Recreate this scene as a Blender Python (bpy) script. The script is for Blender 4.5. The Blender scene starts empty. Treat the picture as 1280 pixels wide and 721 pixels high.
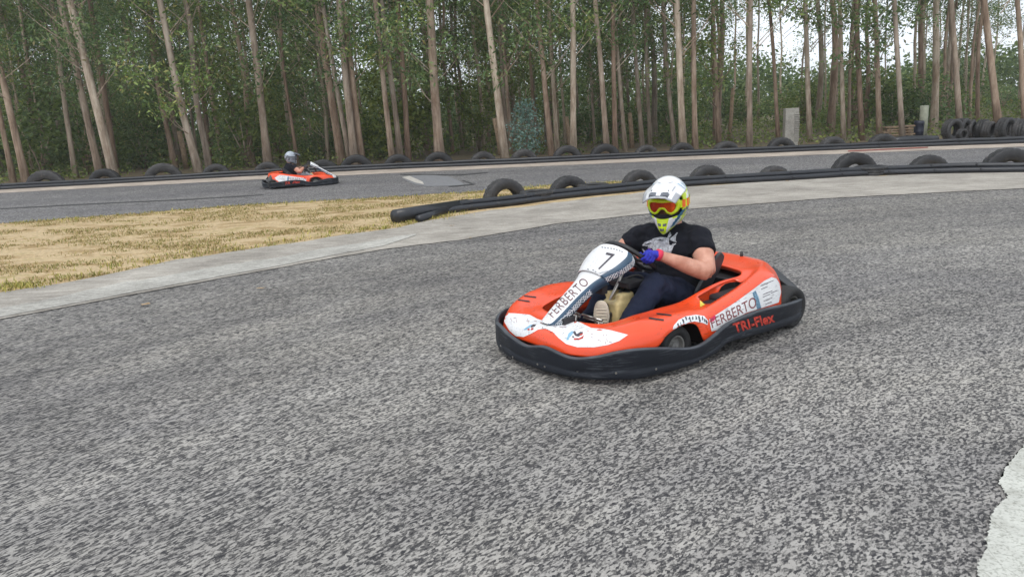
import bpy, bmesh, math, random
from mathutils import Vector, Matrix, noise
from mathutils.bvhtree import BVHTree
R = math.radians
PI = math.pi
random.seed(7)
scene = bpy.context.scene
COL = scene.collection

# ------------------------------------------------------------------ camera
FP, CH, ROLL, PITCH = 930.0, 1.5, R(3.0), math.atan((360.5-138)/930.0)
cam_d = bpy.data.cameras.new('camera'); cam = bpy.data.objects.new('camera', cam_d); COL.objects.link(cam)
cam_d.sensor_fit = 'HORIZONTAL'; cam_d.sensor_width = 36; cam_d.lens = 36*FP/1280.0
cam_d.clip_end = 2000; cam_d.clip_start = 0.05
cam.matrix_world = Matrix.Translation((0, 0, CH)) @ Matrix.Rotation(PI/2-PITCH, 4, 'X') @ Matrix.Rotation(-ROLL, 4, 'Z')
scene.camera = cam
CAMP = Vector((0, 0, CH))
def ray(px, py):
    u = (px-640)/FP; v = -(py-360.5)/FP
    c, s = math.cos(ROLL), math.sin(ROLL)
    a = u*c+v*s; b = -u*s+v*c
    return Vector((a, math.cos(PITCH)+b*math.sin(PITCH), -math.sin(PITCH)+b*math.cos(PITCH)))
def at(px, py, z=0.0):
    d = ray(px, py); t = (z-CH)/d.z
    return Vector((d.x*t, d.y*t, z))
def aty(px, py, y):
    d = ray(px, py); t = y/d.y
    return Vector((d.x*t, y, CH+d.z*t))
def interp(c, x):
    if x <= c[0][0]:
        a, b = c[0], c[1]
    elif x >= c[-1][0]:
        a, b = c[-2], c[-1]
    else:
        for a, b in zip(c, c[1:]):
            if a[0] <= x <= b[0]: break
    return a[1]+(b[1]-a[1])*(x-a[0])/(b[0]-a[0])

# ------------------------------------------------------------------ helpers
def link(name, me, mat, parent=None):
    o = bpy.data.objects.new(name, me); COL.objects.link(o)
    if parent is not None: o.parent = parent
    if mat is not None:
        for m in (mat if isinstance(mat, (list, tuple)) else [mat]):
            me.materials.append(m)
    return o
def mesh(name, verts, faces, smooth=False):
    me = bpy.data.meshes.new(name); me.from_pydata([tuple(v) for v in verts], [], faces); me.update()
    if smooth: me.polygons.foreach_set('use_smooth', [True]*len(me.polygons))
    return me
def tag(o, label=None, cat=None, group=None, kind=None):
    if label: o['label'] = label
    if cat: o['category'] = cat
    if group: o['group'] = group
    if kind: o['kind'] = kind
    return o
def empty(name, loc=(0, 0, 0), rz=0):
    o = bpy.data.objects.new(name, None); COL.objects.link(o)
    o.location = loc; o.rotation_euler = (0, 0, rz); o.empty_display_size = .1
    return o
def copy_tree(o, parent=None):
    c = o.copy(); COL.objects.link(c); c.parent = parent
    for ch in list(o.children): copy_tree(ch, c)
    return c
class G:
    """collects simple shapes into one mesh"""
    def __init__(s): s.v = []; s.f = []; s.m = []
    def add(s, vs, fs, mi=0):
        n = len(s.v); s.v += [Vector(v) for v in vs]; s.f += [tuple(i+n for i in f) for f in fs]; s.m += [mi]*len(fs)
        return s
    def box(s, a, b, mi=0, rot=None, piv=None):
        x0, y0, z0 = a; x1, y1, z1 = b
        vs = [Vector(p) for p in ((x0, y0, z0), (x1, y0, z0), (x1, y1, z0), (x0, y1, z0), (x0, y0, z1), (x1, y0, z1), (x1, y1, z1), (x0, y1, z1))]
        if rot is not None:
            pv = Vector(piv) if piv else sum(vs, Vector())/8
            vs = [rot @ (p-pv)+pv for p in vs]
        return s.add(vs, [(0, 3, 2, 1), (4, 5, 6, 7), (0, 1, 5, 4), (1, 2, 6, 5), (2, 3, 7, 6), (3, 0, 4, 7)], mi)
    def tube(s, pts, rad, seg=10, cap=True, mi=0, flat=None, up=None):
        """pts list of Vector, rad float or list; flat = list of (ru,rv) ellipse factors"""
        pts = [Vector(p) for p in pts]; n = len(pts)
        if not isinstance(rad, (list, tuple)): rad = [rad]*n
        ref = Vector(up) if up else Vector((0, 0, 1))
        rings = []; prev = None
        for i, p in enumerate(pts):
            t = (pts[min(i+1, n-1)]-pts[max(i-1, 0)])
            if t.length < 1e-9: t = Vector((0, 0, 1))
            t.normalize()
            a = prev if prev is not None else ref
            u = a - t*a.dot(t)
            if u.length < 1e-3:
                a = Vector((1, 0, 0)); u = a-t*a.dot(t)
            u.normalize(); prev = u
            w = t.cross(u)
            fu, fv = (flat[i] if flat else (1, 1))
            rings.append([p+u*math.cos(2*PI*k/seg)*rad[i]*fu+w*math.sin(2*PI*k/seg)*rad[i]*fv for k in range(seg)])
        vs = [q for r in rings for q in r]
        fs = [(i*seg+k, i*seg+(k+1) % seg, (i+1)*seg+(k+1) % seg, (i+1)*seg+k) for i in range(n-1) for k in range(seg)]
        if cap:
            fs.append(tuple(reversed(range(seg)))); fs.append(tuple(range((n-1)*seg, n*seg)))
        return s.add(vs, fs, mi)
    def lathe(s, prof, c=(0, 0, 0), axis='Y', seg=32, mi=0, closed=True):
        """prof = [(r, a)] revolve about axis through c"""
        c = Vector(c); vs = []; n = len(prof)
        for k in range(seg):
            t = 2*PI*k/seg; cs, sn = math.cos(t), math.sin(t)
            for r, a in prof:
                if axis == 'Y': vs.append(c+Vector((r*cs, a, r*sn)))
                elif axis == 'Z': vs.append(c+Vector((r*cs, r*sn, a)))
                else: vs.append(c+Vector((a, r*cs, r*sn)))
        m = n if closed else n-1
        fs = [(k*n+i, k*n+(i+1) % n, ((k+1) % seg)*n+(i+1) % n, ((k+1) % seg)*n+i) for k in range(seg) for i in range(m)]
        return s.add(vs, fs, mi)
    def build(s, name, mat, parent=None, smooth=False, bevel=0):
        me = mesh(name, s.v, s.f, smooth)
        o = link(name, me, mat, parent)
        if any(s.m): me.polygons.foreach_set('material_index', s.m)
        bm = bmesh.new(); bm.from_mesh(me); bmesh.ops.recalc_face_normals(bm, faces=bm.faces); bm.to_mesh(me); bm.free()
        if bevel:
            b = o.modifiers.new('b', 'BEVEL'); b.width = bevel; b.segments = 2; b.limit_method = 'ANGLE'
        return o
def bake(o):
    dg = bpy.context.evaluated_depsgraph_get()
    me = bpy.data.meshes.new_from_object(o.evaluated_get(dg))
    mats = [m for m in o.data.materials]
    o.modifiers.clear(); o.data = me
    return o
def remesh(o, vox, smooth=4, fac=.5):
    m = o.modifiers.new('r', 'REMESH'); m.mode = 'VOXEL'; m.voxel_size = vox; m.use_smooth_shade = True
    s = o.modifiers.new('s', 'SMOOTH'); s.iterations = smooth; s.factor = fac
    bake(o)
    o.data.polygons.foreach_set('use_smooth', [True]*len(o.data.polygons))
    return o
def spline(pts, n=6):
    """Catmull-Rom through Vectors, n samples per span"""
    P = [Vector(p) for p in pts]; P = [P[0]*2-P[1]]+P+[P[-1]*2-P[-2]]; out = []
    for i in range(1, len(P)-2):
        a, b, c, d = P[i-1:i+3]
        for k in range(n):
            t = k/n
            out.append(.5*((2*b)+(c-a)*t+(2*a-5*b+4*c-d)*t*t+(3*b-a-3*c+d)*t**3))
    out.append(P[-2].copy()); return out

# ------------------------------------------------------------------ materials
def nodes(name):
    m = bpy.data.materials.new(name); m.use_nodes = True; nt = m.node_tree
    return m, nt, nt.nodes['Principled BSDF']
def N(nt, t, **kw):
    n = nt.nodes.new(t)
    for k, v in kw.items():
        if k in n.inputs.keys(): n.inputs[k].default_value = v
        else: setattr(n, k, v)
    return n
def ramp(nt, fac, stops):
    r = nt.nodes.new('ShaderNodeValToRGB'); cr = r.color_ramp
    while len(cr.elements) < len(stops): cr.elements.new(.5)
    for e, (p, c) in zip(cr.elements, stops):
        e.position = p; e.color = (c[0], c[1], c[2], 1)
    nt.links.new(fac, r.inputs[0]); return r.outputs[0]
def mixc(nt, fac, a, b, mode='MIX'):
    n = nt.nodes.new('ShaderNodeMix'); n.data_type = 'RGBA'; n.blend_type = mode
    for s, v in ((n.inputs[0], fac), (n.inputs[6], a), (n.inputs[7], b)):
        if isinstance(v, (int, float)): s.default_value = v
        elif isinstance(v, (tuple, list)): s.default_value = (v[0], v[1], v[2], 1)
        else: nt.links.new(v, s)
    return n.outputs[2]
def coords(nt, kind='Object', scale=(1, 1, 1), rot=(0, 0, 0)):
    tc = nt.nodes.new('ShaderNodeTexCoord'); mp = nt.nodes.new('ShaderNodeMapping')
    mp.inputs['Scale'].default_value = scale; mp.inputs['Rotation'].default_value = rot
    nt.links.new(tc.outputs[kind], mp.inputs[0]); return mp.outputs[0]
def noi(nt, vec, scale, detail=4, rough=.55, dist=0):
    n = N(nt, 'ShaderNodeTexNoise', Scale=scale, Detail=detail, Roughness=rough, Distortion=dist)
    nt.links.new(vec, n.inputs['Vector']); return n.outputs[0]
def bump(nt, b, h, strength=.3, dist=.01):
    n = N(nt, 'ShaderNodeBump', Strength=strength, Distance=dist)
    nt.links.new(h, n.inputs['Height']); nt.links.new(n.outputs[0], b.inputs['Normal'])
def plain(name, col, rough=.5, metal=0, var=.15, scale=8, bmp=0, bscale=40, coat=0, spec=None):
    m, nt, b = nodes(name)
    v = coords(nt)
    n = noi(nt, v, scale, 5)
    lo = tuple(c*(1-var) for c in col); hi = tuple(min(1, c*(1+var)) for c in col)
    c = ramp(nt, n, [(.3, lo), (.7, hi)])
    nt.links.new(c, b.inputs['Base Color'])
    b.inputs['Roughness'].default_value = rough; b.inputs['Metallic'].default_value = metal
    b.inputs['Coat Weight'].default_value = coat
    if spec is not None: b.inputs['Specular IOR Level'].default_value = spec
    if bmp: bump(nt, b, noi(nt, v, bscale, 4), bmp)
    return m
M = {}
def mk_plastic(name, col, scuff=(.55, .5, .48), amt=.62, rough=.32, sc=(10, 60, 60), rt_=(.3, .2, .5), spec=.5):
    m, nt, b = nodes(name)
    v = coords(nt)
    base = ramp(nt, noi(nt, v, 3, 5), [(.3, tuple(c*.86 for c in col)), (.7, tuple(min(1, c*1.06) for c in col))])
    sv = coords(nt, scale=sc, rot=rt_); b.inputs['Specular IOR Level'].default_value = spec
    s = ramp(nt, noi(nt, sv, 1.6, 6, .7), [(amt, (0, 0, 0)), (amt+.06, (1, 1, 1))])
    s2 = ramp(nt, noi(nt, v, 2.3, 2), [(.45, (0, 0, 0)), (.62, (.8, .8, .8))])
    mm = N(nt, 'ShaderNodeMath', operation='MULTIPLY'); nt.links.new(s, mm.inputs[0]); nt.links.new(s2, mm.inputs[1])
    nt.links.new(mixc(nt, mm.outputs[0], base, scuff), b.inputs['Base Color'])
    r = N(nt, 'ShaderNodeMapRange'); r.inputs[3].default_value = rough-.08; r.inputs[4].default_value = rough+.22
    nt.links.new(noi(nt, v, 9, 6, .7), r.inputs[0]); nt.links.new(r.outputs[0], b.inputs['Roughness'])
    bump(nt, b, noi(nt, v, 22, 5), .12, .006)
    if name == 'red_plastic': b.inputs['Coat Weight'].default_value = .35; b.inputs['Coat Roughness'].default_value = .18
    return m
M['red'] = mk_plastic('red_plastic', (.86, .075, .014), scuff=(.14, .05, .035), amt=.575, rough=.24)
M['white'] = mk_plastic('white_sticker', (.80, .80, .80), scuff=(.26, .25, .25), amt=.545, rough=.4)
M['bumper'] = mk_plastic('bumper_rubber', (.011, .014, .021), scuff=(.10, .11, .125), amt=.535, rough=.5, sc=(5, 5, 70), rt_=(.03, .02, 0), spec=.35)
M['lip'] = plain('worn_lip_highlight', (.045, .05, .058), .5, 0, .6, 7)  # bumper's top lip: rim highlight painted in as lighter grey, along with edge wear
M['black'] = plain('black_plastic', (.018, .018, .02), .45, bmp=.1)
M['dark'] = plain('dark_metal', (.03, .03, .033), .55, .3)
M['seat'] = plain('seat_shell', (.025, .026, .03), .38, coat=.2)
M['steel'] = plain('bare_steel', (.55, .52, .48), .3, 1, .2, 30)
M['rim'] = plain('wheel_rim_metal', (.35, .34, .32), .5, .4, .3, 20)
M['tyre_k'] = plain('kart_tyre_rubber', (.02, .02, .02), .75, bmp=.3, bscale=60)
M['tank'] = plain('fuel_tank_plastic', (.74, .58, .28), .35, 0, .35, 9)
M['engine'] = plain('engine_casting', (.06, .06, .065), .5, .5, .4, 20)
M['navy'] = plain('navy_graphic', (.04, .085, .14), .4)
M['ink'] = plain('dark_print', (.06, .05, .06), .5)
M['ink2'] = plain('brown_print', (.16, .07, .07), .5, var=.3, scale=60)
M['rink'] = plain('maroon_print', (.22, .05, .05), .5, var=.3, scale=60)
M['fred'] = plain('faded_red_paint', (.50, .04, .022), .5, var=.6, scale=70)
M['hgrey2'] = plain('grey_print', (.22, .22, .24), .5, var=.4, scale=80)
M['yel'] = plain('yellow_sticker', (.75, .62, .10), .4)
M['lblue'] = plain('light_blue_print', (.25, .45, .6), .5)
M['wht'] = plain('lattice_white', (.75, .78, .8), .5)
M['mag'] = plain('magenta_print', (.7, .02, .12), .5)
# clothes and skin
def cloth(name, col, bscale=18):
    m, nt, b = nodes(name); v = coords(nt)
    nt.links.new(ramp(nt, noi(nt, v, 5, 5), [(.3, tuple(c*.75 for c in col)), (.7, tuple(c*1.25 for c in col))]), b.inputs['Base Color'])
    b.inputs['Roughness'].default_value = .9; b.inputs['Sheen Weight'].default_value = 0; b.inputs['Specular IOR Level'].default_value = .25
    bump(nt, b, noi(nt, coords(nt, scale=(1, 1, .55)), bscale, 3, .5, .8), .55, .02)
    return m
M['shirt'] = cloth('black_cotton', (.007, .008, .013))
M['jeans'] = cloth('navy_trousers', (.011, .016, .036), 14)
M['print'] = plain('pale_shirt_print', (.42, .43, .46), .9, 0, .45, 70)
m, nt, b = nodes('skin'); v = coords(nt)
nt.links.new(ramp(nt, noi(nt, v, 14, 5), [(.3, (.46, .20, .13)), (.7, (.66, .36, .26))]), b.inputs['Base Color'])
b.inputs['Roughness'].default_value = .5; b.inputs['Subsurface Weight'].default_value = .12; b.inputs['Subsurface Radius'].default_value = (.03, .012, .006)
bump(nt, b, noi(nt, v, 90, 4), .1, .003); M['skin'] = m
M['glove'] = plain('blue_glove_fabric', (.02, .03, .42), .7, 0, .3, 40, .2)
M['gcuff'] = plain('red_glove_cuff', (.65, .03, .08), .7)
M['gviolet'] = plain('violet_glove_panel', (.12, .03, .30), .7)
M['sole'] = plain('pale_shoe_sole', (.66, .59, .47), .8, 0, .15, 30, .4, 60)
M['shoe'] = plain('grey_shoe_fabric', (.12, .12, .13), .8)
M['hwhite'] = plain('helmet_white', (.80, .80, .81), .22, coat=.6, var=.04)
M['neon'] = plain('neon_yellow', (.62, .80, .0), .3, coat=.4, var=.06)
M['pgrey'] = plain('peak_grey', (.40, .41, .43), .35)
M['hgrey'] = plain('helmet_grey_graphic', (.12, .13, .15), .3)
M['hblue'] = plain('helmet_blue_graphic', (.02, .12, .22), .3)
M['horange'] = plain('orange_strap', (.85, .16, .02), .6)
M['liner'] = plain('helmet_liner', (.012, .012, .014), .9)
m, nt, b = nodes('goggle_lens'); v = coords(nt)
nt.links.new(ramp(nt, noi(nt, v, 9, 2), [(.35, (.75, .10, .01)), (.65, (.35, .01, .03))]), b.inputs['Base Color'])
b.inputs['Metallic'].default_value = .85; b.inputs['Roughness'].default_value = .12; M['lens'] = m

# ================================================================== KART (local: x forward, y to its left, z up)
KO = Vector((0.891, 4.765, 0)); KH = Vector((-0.813, -0.583, 0)).normalized(); KYAW = math.atan2(KH.y, KH.x)
KM = Matrix.Translation(KO) @ Matrix.Rotation(KYAW, 4, 'Z'); KI = KM.inverted()
LCAM = KI @ CAMP
def lray(px, py): return (KI.to_3x3() @ ray(px, py)).normalized()

def sheet_px(polys, target, off=.002, maxlen=4.0, thick=0, fn=None):
    """flat polygons given as 2D outlines, laid on to the surface of target (local frame) -> verts, faces"""
    bm = bmesh.new()
    for poly in polys:
        vs = [bm.verts.new((p[0], p[1], 0)) for p in poly]
        try: bm.faces.new(vs)
        except ValueError: pass
    return lay(bm, target, off, maxlen, fn)
def lay(bm, target, off, maxlen, fn=None):
    bmesh.ops.triangulate(bm, faces=bm.faces)
    for _ in range(7):
        lg = [e for e in bm.edges if e.calc_length() > maxlen]
        if not lg: break
        bmesh.ops.subdivide_edges(bm, edges=lg, cuts=1)
        bmesh.ops.triangulate(bm, faces=[f for f in bm.faces if len(f.verts) > 3])
    bad = []
    for v in bm.verts:
        x, y = v.co.x, v.co.y
        if fn: x, y = fn(x, y)
        d = lray(x, y)
        h = target.ray_cast(LCAM, d)
        if h[0] is None: bad.append(v); v.co = (0, 0, 0); continue
        n = h[1]
        if n.dot(d) > 0: n = -n
        v.co = h[0]+n*off
    if bad: bmesh.ops.delete(bm, geom=bad, context='VERTS')
    # drop faces that jumped across a depth step
    bad = [f for f in bm.faces if max(e.calc_length() for e in f.edges) > .09]
    if bad: bmesh.ops.delete(bm, geom=bad, context='FACES')
    bmesh.ops.recalc_face_normals(bm, faces=bm.faces)
    return bm
def decal(name, polys, target, mat, parent, off=.002, maxlen=4.0, mirror=False, fn=None, bm=None):
    bm = lay(bm, target, off, maxlen, fn) if bm else sheet_px(polys, target, off, maxlen, fn=fn)
    me = bpy.data.meshes.new(name)
    if mirror:
        bmesh.ops.scale(bm, vec=(1, -1, 1), verts=bm.verts)
        bmesh.ops.reverse_faces(bm, faces=bm.faces)
    bm.to_mesh(me); bm.free()
    for p in me.polygons: p.use_smooth = True
    return link(name, me, mat, parent)
def text_bm(s, size=1.0, space=1.0, shear=0, bold=0, flip=False):
    cu = bpy.data.curves.new('t', 'FONT'); cu.body = s; cu.size = size; cu.space_character = space; cu.shear = shear; cu.offset = bold
    cu.resolution_u = 3
    o = bpy.data.objects.new('t', cu); COL.objects.link(o)
    bpy.context.view_layer.update()
    me = bpy.data.meshes.new_from_object(o.evaluated_get(bpy.context.evaluated_depsgraph_get()))
    bpy.data.objects.remove(o)
    bm = bmesh.new(); bm.from_mesh(me)
    xs = [v.co.x for v in bm.verts]; ys = [v.co.y for v in bm.verts]
    x0, x1, y0, y1 = min(xs), max(xs), min(ys), max(ys)
    for v in bm.verts:      # normalise to 0..1
        v.co.x = (v.co.x-x0)/(x1-x0); v.co.y = (v.co.y-y0)/(y1-y0)
        if flip: v.co.x = 1-v.co.x
    return bm
def text_quad(name, s, quad, target, mat, parent, off=.0035, mirror=False, flip=False, bold=0, space=1.0):
    """quad = px of text box corners: bottom-left, bottom-right, top-right, top-left"""
    bm = text_bm(s, bold=bold, space=space, flip=flip)
    a, b, c, d = [Vector(q) for q in quad]
    for v in bm.verts:
        x, y = v.co.x, v.co.y
        p = a*(1-x)*(1-y)+b*x*(1-y)+c*x*y+d*(1-x)*y
        v.co = (p.x, p.y, 0)
    return decal(name, None, target, mat, parent, off, 4.0, mirror, bm=bm)
def bvh(*objs):
    vs = []; fs = []
    for o in objs:
        n = len(vs); vs += [v.co.copy() for v in o.data.vertices]
        fs += [tuple(i+n for i in p.vertices) for p in o.data.polygons]
    return BVHTree.FromPolygons(vs, fs)

kart = empty('go_kart')
tag(kart, 'red go-kart numbered 7 with white FERBERTO stickers and black rubber bumper, close to camera', 'go-kart', 'go-karts on the track')

# ---- red body ring
ST = [  # B outer bottom, E outer edge, C crest, I inner rim
 ((.965, 0, .15), (.95, 0, .228), (.87, 0, .246), (.70, 0, .245)),
 ((.965, .15, .15), (.945, .15, .220), (.86, .145, .250), (.70, .12, .255)),
 ((.94, .30, .15), (.915, .29, .212), (.83, .265, .256), (.70, .215, .266)),
 ((.875, .43, .15), (.85, .415, .222), (.77, .37, .272), (.66, .285, .268)),
 ((.78, .525, .15), (.755, .51, .240), (.69, .455, .300), (.565, .32, .278)),
 ((.65, .585, .16), (.635, .57, .252), (.59, .50, .316), (.47, .335, .29)),
 ((.555, .61, .18), (.535, .60, .262), (.50, .52, .318), (.39, .35, .295)),
 ((.49, .62, .235), (.475, .61, .278), (.44, .53, .318), (.33, .36, .30)),
 ((.37, .625, .268), (.36, .615, .290), (.34, .54, .318), (.25, .365, .302)),
 ((.245, .62, .24), (.245, .61, .276), (.24, .545, .314), (.16, .37, .303)),
 ((.18, .625, .13), (.17, .61, .262), (.16, .555, .302), (.08, .37, .308)),
 ((.10, .625, .10), (.09, .605, .262), (.08, .555, .302), (.0, .37, .32)),
 ((-.08, .625, .10), (-.08, .597, .295), (-.09, .545, .330), (-.12, .365, .342)),
 ((-.28, .62, .10), (-.28, .585, .332), (-.29, .525, .368), (-.27, .37, .368)),
 ((-.48, .61, .11), (-.47, .565, .370), (-.46, .495, .410), (-.42, .405, .385)),
 ((-.62, .59, .14), (-.60, .545, .372), (-.58, .46, .425), (-.50, .36, .400)),
 ((-.70, .55, .20), (-.69, .50, .345), (-.68, .41, .425), (-.53, .28, .403)),
 ((-.78, .46, .27), (-.775, .43, .355), (-.75, .35, .425), (-.55, .20, .405)),
 ((-.84, .30, .29), (-.84, .28, .365), (-.80, .22, .422), (-.56, .12, .405)),
 ((-.86, 0, .30), (-.86, 0, .37), (-.82, 0, .425), (-.565, 0, .405)),
]
def stn(i):
    B, E, C, I = [Vector(p) for p in ST[i]]
    out = (E-I); out.z = 0; out = out.normalized() if out.length > 0 else Vector((1, 0, 0))
    J = I+out*.015; J.z = .12 if i < 13 else I.z-.035
    E2 = E.lerp(C, .25)+Vector((0, 0, .010)); C2 = C.lerp(I, .5)-Vector((0, 0, .028 if 10 < i < 15 else .006))
    I2 = I+Vector((0, 0, -.02))
    return [B, B.lerp(E, .55)+out*.006, E, E2, C, C2, I, I2, J]
full = [stn(i) for i in range(len(ST))]
mir = [[Vector((p.x, -p.y, p.z)) for p in full[i]] for i in range(len(ST)-2, 0, -1)]
ring = full+mir; NS = len(ring); SU, SV = 5, 3
def cr(a, b, c, d, t, k=.42):
    m0 = (c-a)*k; m1 = (d-b)*k
    return b*(2*t**3-3*t*t+1)+m0*(t**3-2*t*t+t)+c*(-2*t**3+3*t*t)+m1*(t**3-t*t)
rows = []
for i in range(NS):
    for k in range(SU):
        t = k/SU
        rows.append([cr(ring[(i-1) % NS][j], ring[i][j], ring[(i+1) % NS][j], ring[(i+2) % NS][j], t, .5) for j in range(9)])
def prof(r):
    out = []
    for j in range(8):
        a = r[max(j-1, 0)]; b_ = r[j]; c = r[j+1]; d = r[min(j+2, 8)]
        for k in range(SV): out.append(cr(a, b_, c, d, k/SV, .34))
    out.append(r[8]); return out
grid = [prof(r) for r in rows]; NR = len(grid); NC = len(grid[0])
def is_hole(i, j):
    u = i/SU; u = min(u, NS-u)
    return 11.3 <= u < 13.5 and 13 <= j < 17
vs = [p for r in grid for p in r]
fs = [(i*NC+j, i*NC+j+1, ((i+1) % NR)*NC+j+1, ((i+1) % NR)*NC+j) for i in range(NR) for j in range(NC-1) if not is_hole(i, j)]
me = mesh('body_shell', vs, fs, True); shell = link('body_shell', me, M['red'], kart)
bm = bmesh.new(); bm.from_mesh(me); bmesh.ops.recalc_face_normals(bm, faces=bm.faces); bm.to_mesh(me); bm.free()
TB = bvh(shell)
if TB.ray_cast(Vector((.8, -.3, 2)), Vector((0, 0, -1)))[1].z < 0: me.flip_normals()
sm = shell.modifiers.new('s', 'SOLIDIFY'); sm.thickness = .006; sm.offset = -1

# decals on the shell (outlines read off the photo, laid on the plastic)
wl = [(629, 391), (646, 392), (662, 393.5), (672, 399), (690, 404), (706, 396), (712, 390), (719, 394), (727, 404), (739, 410), (752, 411), (764, 413), (785, 418.5),
      (774, 426), (760, 431), (743, 434), (722, 434), (708, 430), (699, 423), (691, 415), (682, 411), (673, 412), (664, 417), (655, 421), (645, 420), (637, 413), (631, 403)]
decal('front_sticker', [wl], TB, M['white'], kart)
side_w = [(886, 399), (900, 390), (920, 377), (940, 362.5), (955, 351), (964, 346.5), (970, 348), (974, 354), (976, 365), (973, 378), (955, 384), (932, 391), (918, 399), (908, 406), (899, 412), (889, 414)]
decal('side_sticker', [side_w], TB, M['white'], kart)
decal('side_sticker', [side_w], TB, M['white'], kart, mirror=True)
tq = ((889, 412), (945, 387), (940, 366), (885, 398))
text_quad('sticker_lettering', 'FERBERTO', ((890, 410), (946, 383), (943, 370), (887, 399.5)), TB, M['rink'], kart)
text_quad('sticker_lettering', 'FERBERTO', ((890, 410), (946, 383), (943, 370), (887, 399.5)), TB, M['rink'], kart, mirror=True, flip=True)
def lattice(quad, nu, nv, w=.16, drop=.15, seed=1):
    rnd = random.Random(seed); a, b_, c, d = [Vector(q) for q in quad]; polys = []
    def q(x, y): p = a*(1-x)*(1-y)+b_*x*(1-y)+c*x*y+d*(1-x)*y; return (p.x, p.y)
    for i in range(nu):
        for j in range(nv):
            for (x0, y0, x1, y1) in ((i, j, i+.8, j+.9), (i, j+.9, i+.8, j)):
                if rnd.random() < drop: continue
                polys.append([q(x0/nu, y0/nv), q((x0+w*1.4)/nu, y0/nv), q((x1+w*1.4)/nu, y1/nv), q(x1/nu, y1/nv)])
    return polys
for mi_ in (False, True):
    decal('sticker_pattern', [[(940, 366), (944, 363), (948, 372), (951, 385), (946, 386.5)]], TB, M['lblue'], kart, off=.0032, mirror=mi_)
    decal('sticker_pattern', lattice(((946, 386), (951, 385), (944, 363), (940, 366)), 2, 6, drop=.1, seed=3), TB, M['navy'], kart, off=.0042, mirror=mi_)
    decal('sticker_lines', [[(x, y), (x+l_, y-l_*.42), (x+l_, y-l_*.42+.8), (x, y+.8)] for (x, y, l_) in ((950, 357, 16), (951, 361, 8), (953, 368, 12), (953, 371, 9), (954, 376, 11), (956, 380, 8), (963, 366, 8))], TB, M['ink'], kart, off=.0032, mirror=mi_)
    decal('sticker_smudge', [[(887, 393.5+5), (893, 394), (895, 396), (892, 401), (887, 403)]], TB, M['mag'], kart, off=.003, mirror=mi_)
# arch decal (worn white with dark letters)
arch = [(839, 416), (842, 407), (848, 400), (857, 395.5), (870, 393.5), (880, 395), (885, 401), (884, 406), (878, 403.5), (868, 401.5), (860, 403), (853, 407), (848, 413), (845, 420), (841, 420)]
decal('arch_sticker', [arch], TB, M['wht'], kart, maxlen=3)
ra = random.Random(2)
decal('arch_print', [[(x+ra.uniform(-1, 1), y+ra.uniform(-2, 2)), (x+1.8, y-1), (x+ra.uniform(2, 3.4), y+2.6), (x+1.1, y+ra.uniform(3, 4.5))] for x, y in ((841, 414), (843, 409), (844.5, 412), (846, 405), (849, 403.5), (852.5, 400.5), (852, 404), (856, 397.5), (860, 396.5), (861, 400), (864, 396), (868, 396), (872, 395.5), (873, 399), (876, 396.2), (879, 399), (881, 401))], TB, M['ink'], kart, off=.0035)
# small emblems on the front sticker
def eagle(cx, cy, s):
    f = lambda P: [(cx+x*s, cy+y*s) for x, y in P]
    return f
e1 = eagle(717, 420, 1.0)
decal('emblem', [e1([(-9, 5), (-6, -3), (-2, -6), (1, -5), (-2, -1), (-5, 2), (-6, 5)])], TB, M['lblue'], kart, off=.0035)
decal('emblem', [e1([(-1, -5), (2, -6), (4, -2), (9, -5), (12, -4), (10, -1), (6, 1), (2, 0)]), e1([(-1, 0), (1, 1), (1, 2), (-2, 2)])], TB, M['ink'], kart, off=.0035)
decal('emblem', [e1([(0, 3), (7, 3), (11, 1), (13, -1), (12, 3), (7, 5), (1, 5)]), e1([(8, -2), (12, -3), (11, -1), (8, 0)])], TB, M['fred'], kart, off=.0036)
e2 = eagle(664, 409, .8)
decal('emblem', [e2([(-12, 4), (-5, -1), (0, -4), (2, -3), (-2, 1), (-7, 4)])], TB, M['lblue'], kart, off=.0035)
decal('emblem', [e2([(-1, -1), (3, -4), (8, -4), (6, -1), (1, 1)])], TB, M['ink'], kart, off=.0035)
decal('emblem', [e2([(-5, 3), (-2, 2), (-2, 4.5), (-5, 5)]), e2([(0, 2), (4, 1), (4, 4), (0, 4.5)])], TB, M['fred'], kart, off=.0035)
rl = random.Random(4)
lines = []
for k in range(26):
    x = rl.uniform(636, 770); y = interp([(630, 396), (660, 400), (690, 408), (715, 405), (740, 418), (770, 421)], x)+rl.uniform(-2, 8)
    l_ = rl.uniform(2, 5)
    if rl.random() < .5: lines.append([(x, y), (x+l_, y+.25*l_), (x+l_, y+.25*l_+.5), (x, y+.5)])
    else: lines.append([(x, y), (x+.5, y), (x+.5+l_*.3, y+l_*.7), (x+l_*.3, y+l_*.7)])
decal('sticker_lines', lines, TB, M['rink'], kart, off=.003)
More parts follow.
